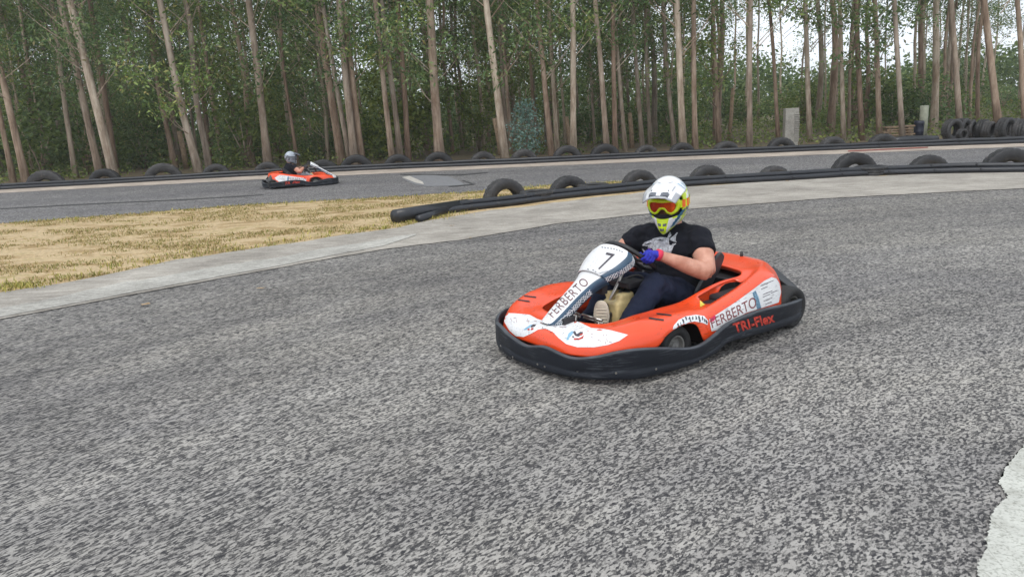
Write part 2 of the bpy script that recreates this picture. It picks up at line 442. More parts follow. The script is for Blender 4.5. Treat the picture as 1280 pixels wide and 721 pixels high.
# cooling slots in the front corners + creases
def slot(cx, cy, s, rz):
    g = G(); mt = Matrix.Rotation(rz, 3, 'Z')
    h = TB.ray_cast(Vector((cx, cy, 1)), Vector((0, 0, -1)))
    if h[0] is None: return
    z = h[0].z
    g.box((cx-s, cy-.009, z-.02), (cx+s, cy+.009, z+.003), rot=mt)
    g.build('vent_slot', M['black'], kart, bevel=.002)
for mi_ in (False,):
    for sl in ([(811, 396.6), (830, 399.2), (829.5, 401.4), (811, 398.8)], [(820.5, 391.2), (839.5, 393.4), (839, 395.2), (820.5, 393)], [(647.5, 374), (662, 376.2), (662, 378), (647.5, 375.6)], [(655, 369.2), (670.5, 371), (670, 372.6), (655, 370.8)]):
        decal('vent_slot', [sl], TB, M['black'], kart, off=.002, mirror=mi_, maxlen=2)
decal('small_sticker', [[(874.5, 367), (881.5, 368), (881.5, 381), (875, 384)]], TB, M['yel'], kart)
decal('small_sticker', [[(875.5, 370), (880, 371.5), (876, 374), (880, 376), (880, 378), (875.5, 376)]], TB, M['ink'], kart, off=.0035)
# black rear mudguard brackets
for sy in (1, -1):
    g = G(); g.add([(-.70, .44*sy, .37), (-.80, .40*sy, .39), (-.93, .50*sy, .24), (-.86, .57*sy, .20), (-.70, .42*sy, .35), (-.80, .38*sy, .37), (-.93, .48*sy, .22), (-.86, .55*sy, .18)],
                   [(0, 1, 2, 3), (4, 7, 6, 5), (0, 4, 5, 1), (1, 5, 6, 2), (2, 6, 7, 3), (3, 7, 4, 0)])
    g.build('rear_bracket', M['black'], kart, bevel=.006)
g = G(); g.tube([(-.80, .14, .40), (-.80, .14, .455)], [.014, .010], 10); g.build('filler_cap', M['black'], kart, True)

# ---- bumper ring
BT = [  # x, y, bottom, top   (left side, front to rear)
 (1.02, 0, .03, .155), (1.015, .165, .03, .185), (.97, .34, .03, .152), (.91, .47, .035, .172), (.82, .56, .035, .20), (.71, .62, .03, .205), (.55, .655, .03, .182),
 (.37, .67, .028, .142), (.25, .67, .03, .138), (.12, .665, .045, .170), (0, .66, .08, .208), (-.2, .66, .075, .225), (-.4, .655, .062, .22), (-.6, .645, .055, .205),
 (-.8, .61, .048, .19), (-.92, .55, .05, .185), (-1.0, .45, .06, .20), (-1.03, .30, .07, .235), (-1.04, .15, .08, .24), (-1.04, 0, .08, .235)]
BR = [(x, -y, b_, t) for x, y, b_, t in BT[1:-1]]
BR[0] = (1.015, -.165, .03, .178); BR[1] = (.97, -.34, .03, .20); BR[2] = (.905, -.47, .03, .185); BR.reverse()
bl = [Vector((a, b_, c)) for a, b_, c, d in BT+BR]; bt = [d for *_, d in BT+BR]; n = len(bl)
cross = []
for i in range(n):
    for k in range(6):
        t = k/6; p = cr(bl[(i-1) % n], bl[i], bl[(i+1) % n], bl[(i+2) % n], t, .5)
        tt = cr(bt[(i-1) % n], bt[i], bt[(i+1) % n], bt[(i+2) % n], t, .5)
        cross.append((p, tt))
nn = len(cross); vs = []
for i, (p, tp) in enumerate(cross):
    a = cross[(i-1) % nn][0]; c = cross[(i+1) % nn][0]
    tg = (c-a); tg.z = 0; tg.normalize(); o_ = Vector((-tg.y, tg.x, 0))
    if o_.dot(Vector((p.x, p.y, 0))) < 0: o_ = -o_
    q = Vector((p.x, p.y, 0)); zb, zt = p.z, tp; hgt = zt-zb
    wob = .0035*noise.noise(Vector((p.x*9, p.y*9, 1)))
    for (off, zz) in ((-.030, zb+.008), (-.012, zb), (-.003, zb+.006), (.0+wob, zb+hgt*.12), (.003+wob, zb+hgt*.30), (-.003-wob, zb+hgt*.36), (.002+wob, zb+hgt*.42), (.001+wob, zt-.018), (.003, zt-.006), (-.009, zt), (-.018, zt+.001), (-.024, zt-.005), (-.028, zt-.03)):
        vs.append(q+o_*off+Vector((0, 0, zz)))
m_ = 13
fs = [(i*m_+j, i*m_+(j+1) % m_, ((i+1) % nn)*m_+(j+1) % m_, ((i+1) % nn)*m_+j) for i in range(nn) for j in range(m_)]
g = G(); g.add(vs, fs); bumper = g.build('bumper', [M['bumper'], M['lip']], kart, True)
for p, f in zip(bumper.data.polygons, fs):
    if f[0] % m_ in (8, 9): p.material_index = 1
TBU = bvh(bumper)
tqf = ((919, 416.5), (969, 402.5), (966, 389.5), (915, 404.5))
text_quad('bumper_lettering', 'TRI-Flex', tqf, TBU, M['fred'], bumper, off=.002, bold=.035, space=1.05)
text_quad('bumper_lettering', 'TRI-Flex', tqf, TBU, M['fred'], bumper, off=.002, bold=.035, space=1.05, mirror=True, flip=True)
for (px, py) in ((641, 446), (672, 455), (681, 458), (722, 464), (770, 466), (820, 461), (626, 432), (875, 451)):
    h = TBU.ray_cast(LCAM, lray(px, py))
    if h[0] is None: continue
    nrm = h[1] if h[1].dot(lray(px, py)) < 0 else -h[1]
    g = G(); g.tube([h[0]-nrm*.002, h[0]+nrm*.0025], .0062, 10); g.build('bolt', M['steel'], bumper)

# ---- chassis, floor, pedals, tank, steering
g = G(); g.box((-.86, -.36, .035), (.86, .36, .05)); g.build('floor_tray', M['black'], kart, bevel=.004)
g = G()
for sy in (1, -1):
    g.tube(spline([(.84, .18*sy, .075), (.66, .34*sy, .075), (.37, .36*sy, .08), (-.1, .34*sy, .075), (-.5, .30*sy, .08), (-.86, .28*sy, .10)], 5), .016, 10)
    g.tube(spline([(.28, .38*sy, .08), (.2, .56*sy, .08), (-.1, .585*sy, .09), (-.45, .58*sy, .09), (-.55, .34*sy, .08)], 4), .012, 8)
for x in (.84, .37, -.12, -.55, -.86): g.tube([(x, -.30, .078), (x, .30, .078)], .015, 10)
g.tube([(.37, -.5, .13), (.37, .5, .13)], .012, 8)
g.build('chassis_frame', M['dark'], kart, True)
g = G(); g.tube([(-.76, -.58, .14), (-.76, .58, .14)], .02, 14); g.build('rear_axle', M['steel'], kart, True)
def wheel(x, y, r, w):
    g = G(); pr = [(r*.56, -w*.42), (r*.80, -w*.5), (r*.94, -w*.46), (r, -w*.33), (r*1.005, 0), (r, w*.33), (r*.94, w*.46), (r*.80, w*.5), (r*.56, w*.42)]
    g.lathe(pr, (x, y, r), 'Y', 36); t = g.build('wheel', M['tyre_k'], kart, True)
    g = G(); g.lathe([(r*.58, -w*.40), (r*.58, w*.40), (r*.50, w*.38), (r*.48, w*.12), (r*.2, w*.06), (r*.2, w*.32), (.004, w*.32), (.004, -w*.32), (r*.2, -w*.32), (r*.2, -w*.06), (r*.48, -w*.12), (r*.50, -w*.38)], (x, y, r), 'Y', 28)
    g.build('rim', M['rim'], t, False, .001)
wheel(.37, .535, .125, .11); wheel(.37, -.535, .125, .11); wheel(-.76, .51, .138, .18); wheel(-.76, -.51, .138, .18)
# steering column and wheel
HUB = Vector((.155, 0, .545)); AX = Vector((-.59, 0, .81)).normalized()
g = G(); g.tube([HUB, HUB-AX*.40], .0105, 12); g.tube([Vector((.235, .02, .38)), Vector((.39, .035, .17))], .0125, 12); g.build('steering_column', M['steel'], kart, True)
U_ = Vector((.81, 0, .59)).normalized(); V_ = Vector((0, 1, 0))
def rim_pt(a, r=.172): return HUB+U_*math.cos(a)*r+V_*math.sin(a)*r
g = G(); pts = [rim_pt(2*PI*k/48)+AX*(.012*math.cos(2*2*PI*k/48)) for k in range(49)]
g.tube(pts, .0155, 12, cap=False)
for a in (R(95), R(-95), R(180)): g.tube([HUB+AX*-.01, rim_pt(a)], [.014, .010], 8)
g.lathe([(.001, -.02), (.05, -.02), (.055, .0), (.05, .012), (.001, .012)], (0, 0, 0), 'Z', 20)
zv = Matrix.Translation(HUB) @ AX.to_track_quat('Z', 'Y').to_matrix().to_4x4()
nl = 5*20
for i in range(len(g.v)-nl, len(g.v)): g.v[i] = zv @ g.v[i]
g.build('steering_wheel', M['black'], kart, True)
# fuel tank between the legs
g = G(); g.box((.20, -.10, .07), (.36, .09, .30)); g.box((.20, -.09, .28), (.33, -.012, .345)); g.box((.20, .03, .28), (.33, .085, .345))
tk = g.build('fuel_tank', M['tank'], kart); b_ = tk.modifiers.new('b', 'BEVEL'); b_.width = .016; b_.segments = 4; remesh(bake(tk), .008, 3)
g = G(); g.tube([(.24, .05, .31), (.24, .05, .35)], .026, 16); g.build('tank_cap', M['black'], tk, True)
g = G(); g.tube(spline([(.24, -.03, .33), (.20, -.02, .40), (.10, .04, .42), (.05, .10, .30)], 5), .008, 8); g.build('hose', M['black'], kart, True)
g = G(); g.box((.12, -.10, .37), (.27, .10, .41)); g.build('column_bracket', M['dark'], kart, bevel=.008)
# pedals
for y0 in (.035, -.17):
    g = G(); g.tube([(.56, y0+.06, .09), (.52, y0+.06, .22)], .007, 8)
    g.tube([(.525, y0-.085, .232), (.52, y0+.085, .225)], .008, 10); g.tube([(.52, y0-.085, .212), (.515, y0+.085, .205)], .006, 10)
    g.build('pedal', M['steel'], kart, True)

# ---- front number panel
CL = [(.875, .262), (.855, .280), (.76, .345), (.66, .41), (.56, .475), (.505, .515), (.45, .555), (.40, .59), (.350, .622), (.315, .642)]
WD = [.030, .055, .066, .070, .085, .118, .155, .175, .180, .155]
def csp(vals, t):
    n = len(vals)-1; i = min(int(t), n-1); f = t-i
    g_ = lambda k: vals[max(0, min(n, k))]
    return cr(g_(i-1), g_(i), g_(i+1), g_(i+2), f, .5)
clv = [Vector((a, 0, b_)) for a, b_ in CL]
def panel_mesh(t0, t1, name, skirt, lift=0):
    nt_, nw = 26, 14; vs = []; 
    for i in range(nt_+1):
        t = t0+(t1-t0)*i/nt_
        c = csp(clv, t); w = csp(WD, t); d = (csp(clv, min(9, t+.05))-csp(clv, max(0, t-.05))).normalized()
        nrm = Vector((-d.z, 0, d.x)); 
        if nrm.z < 0: nrm = -nrm
        row = [(-1.0, -skirt), (-1.02, -.3*skirt)]+[(-1+2*k/nw, 0) for k in range(nw+1)]+[(1.02, -.3*skirt), (1.0, -skirt)]
        for yy, sk in row:
            bulge = -.33*w*abs(yy)**2.4+lift
            if abs(yy) > .999: bulge += sk
            vs.append(c+Vector((0, yy*w, 0))+nrm*bulge)
    k_ = nw+5
    fs = [(i*k_+j, i*k_+j+1, (i+1)*k_+j+1, (i+1)*k_+j) for i in range(nt_) for j in range(k_-1)]
    g = G(); g.add(vs, fs); return g
g = panel_mesh(0, 5.0, 'p', .055)
lower = g.build('nose_strip', [M['white'], M['navy']], kart, True)
g = panel_mesh(4.85, 9, 'p', .05, .014)
upper = g.build('number_panel', [M['white'], M['navy']], kart, True)
for o in (lower, upper):
    k_ = 18
    for i, p in enumerate(o.data.polygons):
        j = i % k_
        if j <= 1 or j >= k_-3: p.material_index = 1
    s_ = o.modifiers.new('s', 'SOLIDIFY'); s_.thickness = .006; s_.offset = -1
TL, TU = bvh(lower), bvh(upper)
text_quad('panel_lettering', 'FERBERTO', ((691.5, 397.5), (737, 354), (728.5, 346.5), (683, 390.0)), TL, M['ink2'], lower, off=.002, bold=.0, space=1.12)
text_quad('panel_number', '7', ((746, 337), (756, 337), (769, 318), (758.5, 315.5)), TU, M['ink'], upper, off=.002)
decal('panel_trim', lattice(((726, 385), (697, 402), (694, 400), (722, 382)), 1, 1), TL, M['wht'], lower)
pl = Vector
# lattice pattern on the visible flank: built in the panel's own frame
def flank(o, TT, t0, t1, nu, side, name):
    vs = []; fs = []
    def P(t, s):
        c = csp(clv, t); w = csp(WD, t); d = (csp(clv, min(9, t+.05))-csp(clv, max(0, t-.05))).normalized()
        nrm = Vector((-d.z, 0, d.x)); nrm = -nrm if nrm.z < 0 else nrm
        lift = .014 if t0 >= 4.8 else 0
        return c+Vector((0, side*(w*1.015+.0045), 0))+nrm*(-.33*w-.008-.036*s+lift)
    for k in range(nu):
        for r_ in range(2):
            for (sa, sb) in ((0, 1), (1, 0)):
                if random.random() < .12: continue
                a = t0+(t1-t0)*k/nu; b2 = t0+(t1-t0)*(k+.85)/nu; e = (t1-t0)/nu*.22
                sa_, sb_ = (r_+sa*.9)/2, (r_+sb*.9)/2; n0 = len(vs)
                vs += [P(a, sa_), P(a+e, sa_), P(b2+e, sb_), P(b2, sb_)]; fs.append((n0, n0+1, n0+2, n0+3))
    g = G(); g.add(vs, fs); q = g.build(name, M['wht'], o)
    s_ = q.modifiers.new('s', 'SOLIDIFY'); s_.thickness = .0015; s_.offset = 0
for sd in (1, -1):
    flank(lower, TL, .5, 3.6, 16, sd, 'panel_pattern'); flank(upper, TU, 4.9, 8.8, 15, sd, 'panel_pattern')
decal('panel_print', lattice(((787, 313), (793, 321), (786, 333), (781, 330)), 2, 5, drop=.2, seed=8)+lattice(((742, 343), (765, 343), (778, 336), (776, 333)), 6, 1, w=.12, drop=.2, seed=6), TU, M['navy'], upper, off=.002)
decal('panel_print', [[(x, y), (x+2.2, y+.3), (x+2, y+1.6), (x+.2, y+1.3)] for x, y in ((752, 308.5), (755.5, 309), (759, 309.5), (763, 310), (766.5, 310.6), (770, 311.5), (773.5, 312.6), (776.5, 314.0), (734, 336), (737, 337.6), (740.5, 337), (743.5, 339))], TU, M['hgrey2'], upper, off=.002)
g = G(); g.box((.70, -.04, .22), (.79, .085, .285)); g.build('panel_mount', M['dark'], kart, bevel=.006)
g = G(); g.box((.40, -.05, .36), (.45, .05, .50)); g.build('panel_mount', M['dark'], kart, bevel=.006)

# ---- seat
g = G(); vs = []; 
sec = [(.02, .13, .20, .12), (-.08, .10, .235, .14), (-.2, .095, .25, .17), (-.32, .14, .25, .20), (-.40, .25, .24, .17), (-.44, .36, .23, .13), (-.475, .45, .21, .09), (-.49, .49, .16, .03)]
pv = []
for i, (x, z, hw, wing) in enumerate(sec):
    row = []
    nx = (1 if i < 3 else .3)
    for k in range(17):
        a = -1+2*k/16; lift_ = wing*abs(a)**3
        back = min(1, max(0, (i-2)/3))
        row.append(Vector((x+lift_*back*.85, hw*math.sin(a*1.35)/math.sin(1.35), z+lift_*(1-back*.35))))
    pv.append(row)
rowz = []
for k in range(17):
    rowz.append(spline([r[k] for r in pv], 4))
nr = len(rowz[0]); vs = [rowz[k][i] for i in range(nr) for k in range(17)]
fs = [(i*17+k, i*17+k+1, (i+1)*17+k+1, (i+1)*17+k) for i in range(nr-1) for k in range(16)]
me = mesh('seat', vs, fs, True); seat = link('seat', me, M['seat'], kart); s_ = seat.modifiers.new('s', 'SOLIDIFY'); s_.thickness = .012; s_.offset = 1
for sy in (1, -1):
    A = Vector((-.20, .250*sy, .25)); B = Vector((-.405, .255*sy, .475)); d = (B-A).normalized(); nn_ = Vector((-d.z, 0, d.x)); vs = []
    for dy in (-.013, -.009, .009, .013):
        e_ = .0 if abs(dy) < .01 else .007
        for q in range(28):
            t = 2*PI*q/28; c_, s2_ = math.cos(t), math.sin(t)
            vs.append(A.lerp(B, .5)+d*((B-A).length*.5*max(-1, min(1, c_*1.02))+(.048-e_)*c_)+nn_*((.052-e_)*(abs(s2_)**.6)*(1 if s2_ > 0 else -1))+Vector((0, dy, 0)))
    fs = [(r_*28+q, r_*28+(q+1) % 28, (r_+1)*28+(q+1) % 28, (r_+1)*28+q) for r_ in range(3) for q in range(28)]+[tuple(range(28)), tuple(range(84, 112))]
    g = G(); g.add(vs, fs); wg = g.build('side_wing', M['seat'], seat)
    g = G(); p_ = A.lerp(B, .72); g.tube([p_+Vector((0, .010*sy, 0)), p_+Vector((0, .017*sy, 0))], .008, 10); g.build('bolt', M['steel'], wg)
# ---- engine to the right behind the seat, exhaust
g = G(); g.box((-.52, -.42, .08), (-.18, -.28, .26)); g.box((-.46, -.44, .26), (-.28, -.30, .38))
for k in range(6): g.box((-.50, -.455, .10+k*.022), (-.22, -.27, .108+k*.022))
g.box((-.84, -.34, .12), (-.47, .34, .335)); g.tube([(-.66, -.25, .28), (-.66, .25, .28)], .055, 16); g.tube(spline([(-.3, -.3, .3), (-.5, -.28, .32), (-.66, -.2, .28)], 4), .02, 10)
g.build('engine', M['engine'], kart, bevel=.004)
g = G(); g.box((-.42, .30, .07), (.10, .56, .20)); g.box((-.44, .385, .20), (-.14, .555, .315)); g.box((-.16, .385, .19), (.04, .555, .282)); g.build('side_box', M['black'], kart, bevel=.02)

# ================================================================== PERSON (same local frame)
def person_build():
    root = empty('person'); UP = Vector((0, 0, .022))
    sh = dict(L=Vector((-.315, .165, .635)), R=Vector((-.18, -.205, .635)))
    el = dict(L=Vector((-.185, .345, .435)), R=Vector((-.03, -.345, .465)))
    hd = dict(L=rim_pt(R(78)), R=rim_pt(R(-78)))
    wr = dict(L=hd['L']+Vector((-.085, .03, .01)), R=hd['R']+Vector((-.08, -.035, .01)))
    hip = dict(L=Vector((-.26, .10, .205)), R=Vector((-.25, -.10, .205)))
    kn = dict(L=Vector((.115, .175, .375)), R=Vector((.16, -.11, .365)))
    an = dict(L=Vector((.46, .205, .135)), R=Vector((.50, -.075, .155)))
    ncb, nct = Vector((-.27, -.01, .675)), Vector((-.235, 0, .76))
    tw = Vector((.36, .93, 0)).normalized()   # shoulder axis
    tor = [(-.25, 0, .17), (-.27, 0, .26), (-.25, 0, .36), (-.25, -.005, .47), (-.26, -.01, .57), (-.262, -.015, .632), (-.265, -.012, .682), (-.265, -.01, .70)]
    trad = [.155, .172, .175, .178, .186, .175, .118, .066]
    tfl = [(.8, 1.1), (.85, 1.12), (.92, 1.08), (.86, 1.12), (.76, 1.2), (.66, 1.18), (.66, 1.3), (.9, 1.1)]
    def torso(g, k, a=0, b=None):
        P = [Vector(p) for p in tor][a:b]
        fwd = Vector((.93, .36, 0))
        g.tube(P, [r+k for r in trad[a:b]], 28, True, flat=tfl[a:b], up=fwd)
    def arm(g, s, k, t1=1.0):
        a, b_, c = sh[s], el[s], wr[s]
        up = [a+(b_-a)*t for t in (-.12, 0, .25, .5, .75, 1)]; ur = [.056, .072, .073, .070, .063, .054]
        fo = [b_+(c-b_)*t for t in (.0, .2, .45, .75, 1)]; fr = [.054, .057, .052, .040, .031]
        if t1 <= 1: 
            n_ = 3 if t1 < .6 else 4
            g.tube(up[:n_+1], [r+k*(1+i*.35) for i, r in enumerate(ur[:n_+1])], 20)
        else:
            g.tube(up, ur, 18); g.tube(fo, fr, 18); g.tube([b_-(b_-a)*.02, b_+(c-b_)*.02], [.046, .046], 14)
    def leg(g, s, k):
        a, b_, c = hip[s], kn[s], an[s]
        th = [a+(b_-a)*t for t in (-.05, .2, .5, .8, 1.0)]
        ct = [b_+(c-b_)*t for t in (0, .2, .5, .8, 1)]
        g.tube(th, [r+k for r in (.115, .118, .108, .090, .076)], 22); g.tube(ct, [r+k for r in (.076, .074, .066, .052, .046)], 20)
        g.tube([b_+Vector((-.03, 0, .012)), b_+Vector((.03, 0, .004))], [.075+k, .072+k], 16)
    # continuous body
    g = G(); torso(g, -.012)
    for s in 'LR': arm(g, s, 0, 2); leg(g, s, -.014)
    g.tube([ncb, nct], [.062, .058], 16)
    hc = Vector((-.215, 0, .835))
    g.tube([hc+Vector((-.0, 0, -.105)), hc+Vector((-.0, 0, -.06)), hc, hc+Vector((0, 0, .06)), hc+Vector((0, 0, .10))], [.045, .075, .09, .078, .04], 18)
    for s in 'LR': g.tube([an[s]+(an[s]-kn[s]).normalized()*-.04, an[s]+(an[s]-kn[s]).normalized()*.03], [.036, .034], 12)
    body = g.build('body', M['skin'], root, True); remesh(body, .011, 5)
    # shirt
    g = G(); torso(g, .004, 0, 7)
    for s in 'LR': arm(g, s, .006, .5)
    g.tube([ncb+Vector((0, 0, -.03)), ncb+Vector((.008, 0, .042))], [.098, .080], 20)
    for s, sy in (('L', 1), ('R', -1)):
        g.tube([Vector((-.265, -.01, .648)), sh[s]+Vector((0, 0, -.002))], [.068, .070], 18)
    shirt = g.build('t_shirt', M['shirt'], root, True); remesh(shirt, .010, 6)
    for v in shirt.data.vertices:  # folds
        c = v.co; w = .010*noise.noise(Vector((c.x*9, c.y*9, c.z*20)))+.006*noise.noise(Vector((c.x*22, c.y*22+4, c.z*34)))
        v.co = c+v.normal*w
    # trousers
    g = G(); 
    for s in 'LR': leg(g, s, .004)
    g.tube([Vector((-.25, 0, .13)), Vector((-.26, 0, .20)), Vector((-.27, 0, .275))], [.15, .165, .165], 24, flat=[(.8, 1.1), (.85, 1.12), (.85, 1.1)], up=(1, 0, 0))
    tr = g.build('trousers', M['jeans'], root, True); remesh(tr, .010, 5)
    for v in tr.data.vertices:
        c = v.co; v.co = c+v.normal*(.009*noise.noise(Vector((c.x*14, c.y*12, c.z*14)))+.006*noise.noise(Vector((c.x*30, c.y*14+4, c.z*30))))
    # shoes
    for s in 'LR':
        a = an[s]; heel = a+Vector((.035, 0 if s == 'L' else .02, -.045)); toe = a+Vector((.06 if s == 'R' else .15, .02 if s == 'R' else 0, .135 if s == 'R' else .06))
        d = (toe-heel); 
        g = G(); g.tube([a+Vector((-.01, 0, .01)), heel.lerp(toe, .12)+Vector((-.01, 0, .0)), heel.lerp(toe, .5)+Vector((-.02, 0, .0)), heel.lerp(toe, .8)+Vector((-.01, 0, 0)), toe+Vector((-.006, 0, .0))],
                 [.042, .045, .042, .038, .024], 16, flat=[(1, 1), (1, 1), (.85, 1), (.7, 1.1), (.7, 1.1)], up=(1, 0, 0))
        YR = Matrix.Translation(a) @ Matrix.Rotation(R(42 if s == 'R' else 0), 4, 'Z') @ Matrix.Translation(-a)
        if s == 'R': YR = Matrix.Translation((-.075, .07, .005)) @ YR
        g.v = [YR @ q_ for q_ in g.v]
        so = g.build('shoe', M['shoe'], root, True); remesh(so, .006, 4)
        # sole: thick plate facing forward/down
        g = G(); nrm = Vector((d.z, 0, -d.x)).normalized(); dn = d.normalized(); L_ = d.length+(.085 if s == 'R' else .05); vs = []; ring_ = 26
        for lay_, sc in ((0, 1), (.014, 1), (.018, .86)):
            for k in range(ring_):
                t = 2*PI*k/ring_; u = math.copysign(abs(math.cos(t))**.75, math.cos(t)); w = math.copysign(abs(math.sin(t))**.75, math.sin(t))*(.050 if u > 0 else .041)
                vs.append(heel+d*.5+dn*(u*L_*.5*sc)+Vector((0, w*sc, 0))+nrm*(.018+lay_))
        fs = [(l_*ring_+k, l_*ring_+(k+1) % ring_, (l_+1)*ring_+(k+1) % ring_, (l_+1)*ring_+k) for l_ in range(2) for k in range(ring_)]
        fs += [tuple(range(ring_)), tuple(range(2*ring_, 3*ring_))]
        g.add(vs, fs)
        for q in range(9):
            c0 = heel+d*(.02+.115*q)+nrm*(.036); hw = .036*(1-abs(q-4.5)*.04)
            g.tube([c0-Vector((0, hw, 0)), c0+Vector((0, hw, 0))], .004, 6)
        g.v = [YR @ q_ for q_ in g.v]
        g.build('sole', M['sole'], so, False, .002)
    # gloved hands: palm, four curled fingers and a thumb round the rim
    for s, sy in (('L', 1), ('R', -1)):
        a = R(78)*sy; H = rim_pt(a); tan = (rim_pt(a+.05)-rim_pt(a-.05)).normalized()*(-sy)  # towards the front of the wheel
        outw = (H-HUB).normalized(); w0 = wr[s]
        g = G()
        pc = H-outw*(-.012)+AX*.030-tan*.005
        g.tube([w0, w0.lerp(pc, .5), pc, pc+tan*.028], [.029, .032, .034, .026], 14, flat=[(1, .9), (.85, 1.1), (.75, 1.15), (.7, 1.1)], up=AX)
        for q in range(4):
            base = pc+tan*(.034-.020*q)+outw*.012; L_ = (.9, 1.0, .94, .78)[q]; r_ = .0098-.0006*q
            g.tube([base, base+outw*(.018*L_)+AX*-.016, base+outw*(.010)+AX*(-.046*L_), base-outw*(.016)+AX*(-.060*L_), base-outw*(.034*L_)+AX*(-.046)], [r_*1.15, r_*1.1, r_, r_*.95, r_*.8], 8)
        tb = w0.lerp(pc, .45)-outw*.02
        g.tube([tb, tb+tan*.03-outw*.018-AX*.004, H-outw*.022+AX*.006+tan*.018, H-outw*.012+AX*.012+tan*.048], [.015, .013, .011, .009], 8)
        gl = g.build('glove', M['glove'], root, True); remesh(gl, .0038, 2)
        ax_ = (w0-el[s]).normalized()
        g = G(); g.tube([w0-ax_*.012, w0+ax_*.004, w0+ax_*.02], [.0355, .0365, .035], 18); g.build('cuff', M['gcuff'], gl, True)
        g = G(); bk = pc+AX*.026; g.tube([bk-tan*.03, bk, bk+tan*.025], [.006, .010, .006], 8, flat=[(.5, 1.4)]*3, up=AX); g.build('glove_panel', M['gviolet'], gl, True)
    # ---------------- helmet
    HM = Matrix.Translation((-.205, 0, .868)) @ Matrix.Rotation(R(28), 4, 'Z') @ Matrix.Rotation(R(5), 4, 'Y') @ Matrix.Scale(1.11, 4)
    def hp(az, el_, k=1.0, add=0):
        ce = math.cos(el_); p = Vector(((.142+add)*ce*math.cos(az), (.122+add)*ce*math.sin(az), (.148+add)*math.sin(el_)))
        t = max(0, min(1, (-el_-R(4))/R(50))); t = t*t*(3-2*t); f_ = max(0, math.cos(az))**1.6
        c = t*f_; p.x += .070*c; p.z -= .040*c; p.y *= (1-.40*c)
        if el_ < R(-25): p.z = max(p.z, -.135-.045*max(0, math.cos(az)))
        if math.cos(az) < 0: p.x *= 1.06
        return p
    na, ne = 96, 60
    def inport(az, el_):
        a = abs(math.degrees((az+PI) % (2*PI)-PI)); e = math.degrees(el_)
        return a < 62-.012*(e+2)**2 and -25 < e < 22
    vs = [hp(2*PI*i/na, R(-62)+R(152)*j/ne) for j in range(ne+1) for i in range(na)]
    fs = []; mi = []
    for j in range(ne):
        for i in range(na):
            az = 2*PI*(i+.5)/na; e = R(-62)+R(152)*(j+.5)/ne
            if inport(az, e): continue
            fs.append((j*na+i, j*na+(i+1) % na, (j+1)*na+(i+1) % na, (j+1)*na+i))
            a = math.degrees((az+PI) % (2*PI)-PI); aa = abs(a); ed = math.degrees(e)
            m_ = 0
            if ed < 24 and aa < 78 and ed > 14: m_ = 1
            if ed <= 14 and ed > -30 and 56 < aa < 74: m_ = 1
            if ed < -22 and aa < 30: m_ = 1
            if -36 < ed < -31 and 5 < aa < 18: m_ = 2
            if -27 < ed < -22 and aa < 52: m_ = 1
            if ed < -50 and aa < 60: m_ = 1
            if 24 <= ed < 30 and aa < 100: m_ = 2
            if -58 < ed < -20 and 24 <= aa < 34: m_ = 0
            if -48 < ed < -14 and 46+(ed+30)*.6 < aa < 60+(ed+30)*.6: m_ = 3
            if 74 <= aa < 120 and -20 < ed < 10: m_ = 1 if (int((aa+ed*1.5)/9) % 2) else 2
            if aa >= 120 and ed < 20: m_ = 2 if int(aa/14+ed/17) % 3 else 1
            if aa > 66 and ed < -28: m_ = 1
            if 62 < aa < 110 and -30 < ed < -12 and int((aa*1.3-ed)/7) % 2: m_ = 2
            if 84 < aa < 150 and 12 < ed < 34 and int((aa-ed*2)/11) % 3 == 0: m_ = 1
            if 20 < aa < 46 and 52 < ed < 58: m_ = 2
            if 30 < ed < 50 and 50 < aa < 110 and int((aa+ed)/6) % 3 == 0: m_ = 4
            mi.append(m_)
    me = mesh('helmet', [HM @ p for p in vs], fs, True)
    hel = link('helmet', me, [M['hwhite'], M['neon'], M['hgrey'], M['hblue'], M['lblue']], root)
    me.polygons.foreach_set('material_index', mi)
    bm = bmesh.new(); bm.from_mesh(me); bmesh.ops.delete(bm, geom=[v for v in bm.verts if not v.link_faces], context='VERTS'); bmesh.ops.remove_doubles(bm, verts=bm.verts, dist=1e-5); bmesh.ops.recalc_face_normals(bm, faces=bm.faces); bm.to_mesh(me); bm.free()
    s_ = hel.modifiers.new('s', 'SOLIDIFY'); s_.thickness = .009; s_.offset = -1
    # liner
    vs = [HM @ hp(2*PI*i/48, R(-58)+R(146)*j/30, add=-.014)*1 for j in range(31) for i in range(48)]
    g = G(); g.add(vs, [(j*48+i, j*48+(i+1) % 48, (j+1)*48+(i+1) % 48, (j+1)*48+i) for j in range(30) for i in range(48) if not (abs(((i+.5)/48*360+180) % 360-180) < 50 and -20 < -58+146*(j+.5)/30 < 16)])
    g.build('liner', M['liner'], hel, True)
    # peak (visor)
    vs = []; nx, ny = 30, 32
    for i in range(nx+1):
        t = i/nx
        for j in range(ny+1):
            a = -1+2*j/ny
            half = .116-.022*t**2
            x = .050+.200*t*(1-.20*abs(a)**2.4); z = .124+.012*math.sin(t*PI)-.055*t-.052*abs(a)**2.2*(1-.25*t)
            ridge = .006*math.exp(-(abs(a)-.45)**2/.01)*(1-t*.4)
            vs.append(HM @ Vector((x, a*half, z+ridge)))
    g = G(); g.add(vs, [(i*(ny+1)+j, i*(ny+1)+j+1, (i+1)*(ny+1)+j+1, (i+1)*(ny+1)+j) for i in range(nx) for j in range(ny)])
    pk = g.build('helmet_peak', [M['hwhite'], M['hgrey'], M['pgrey'], M['lblue']], hel, True)
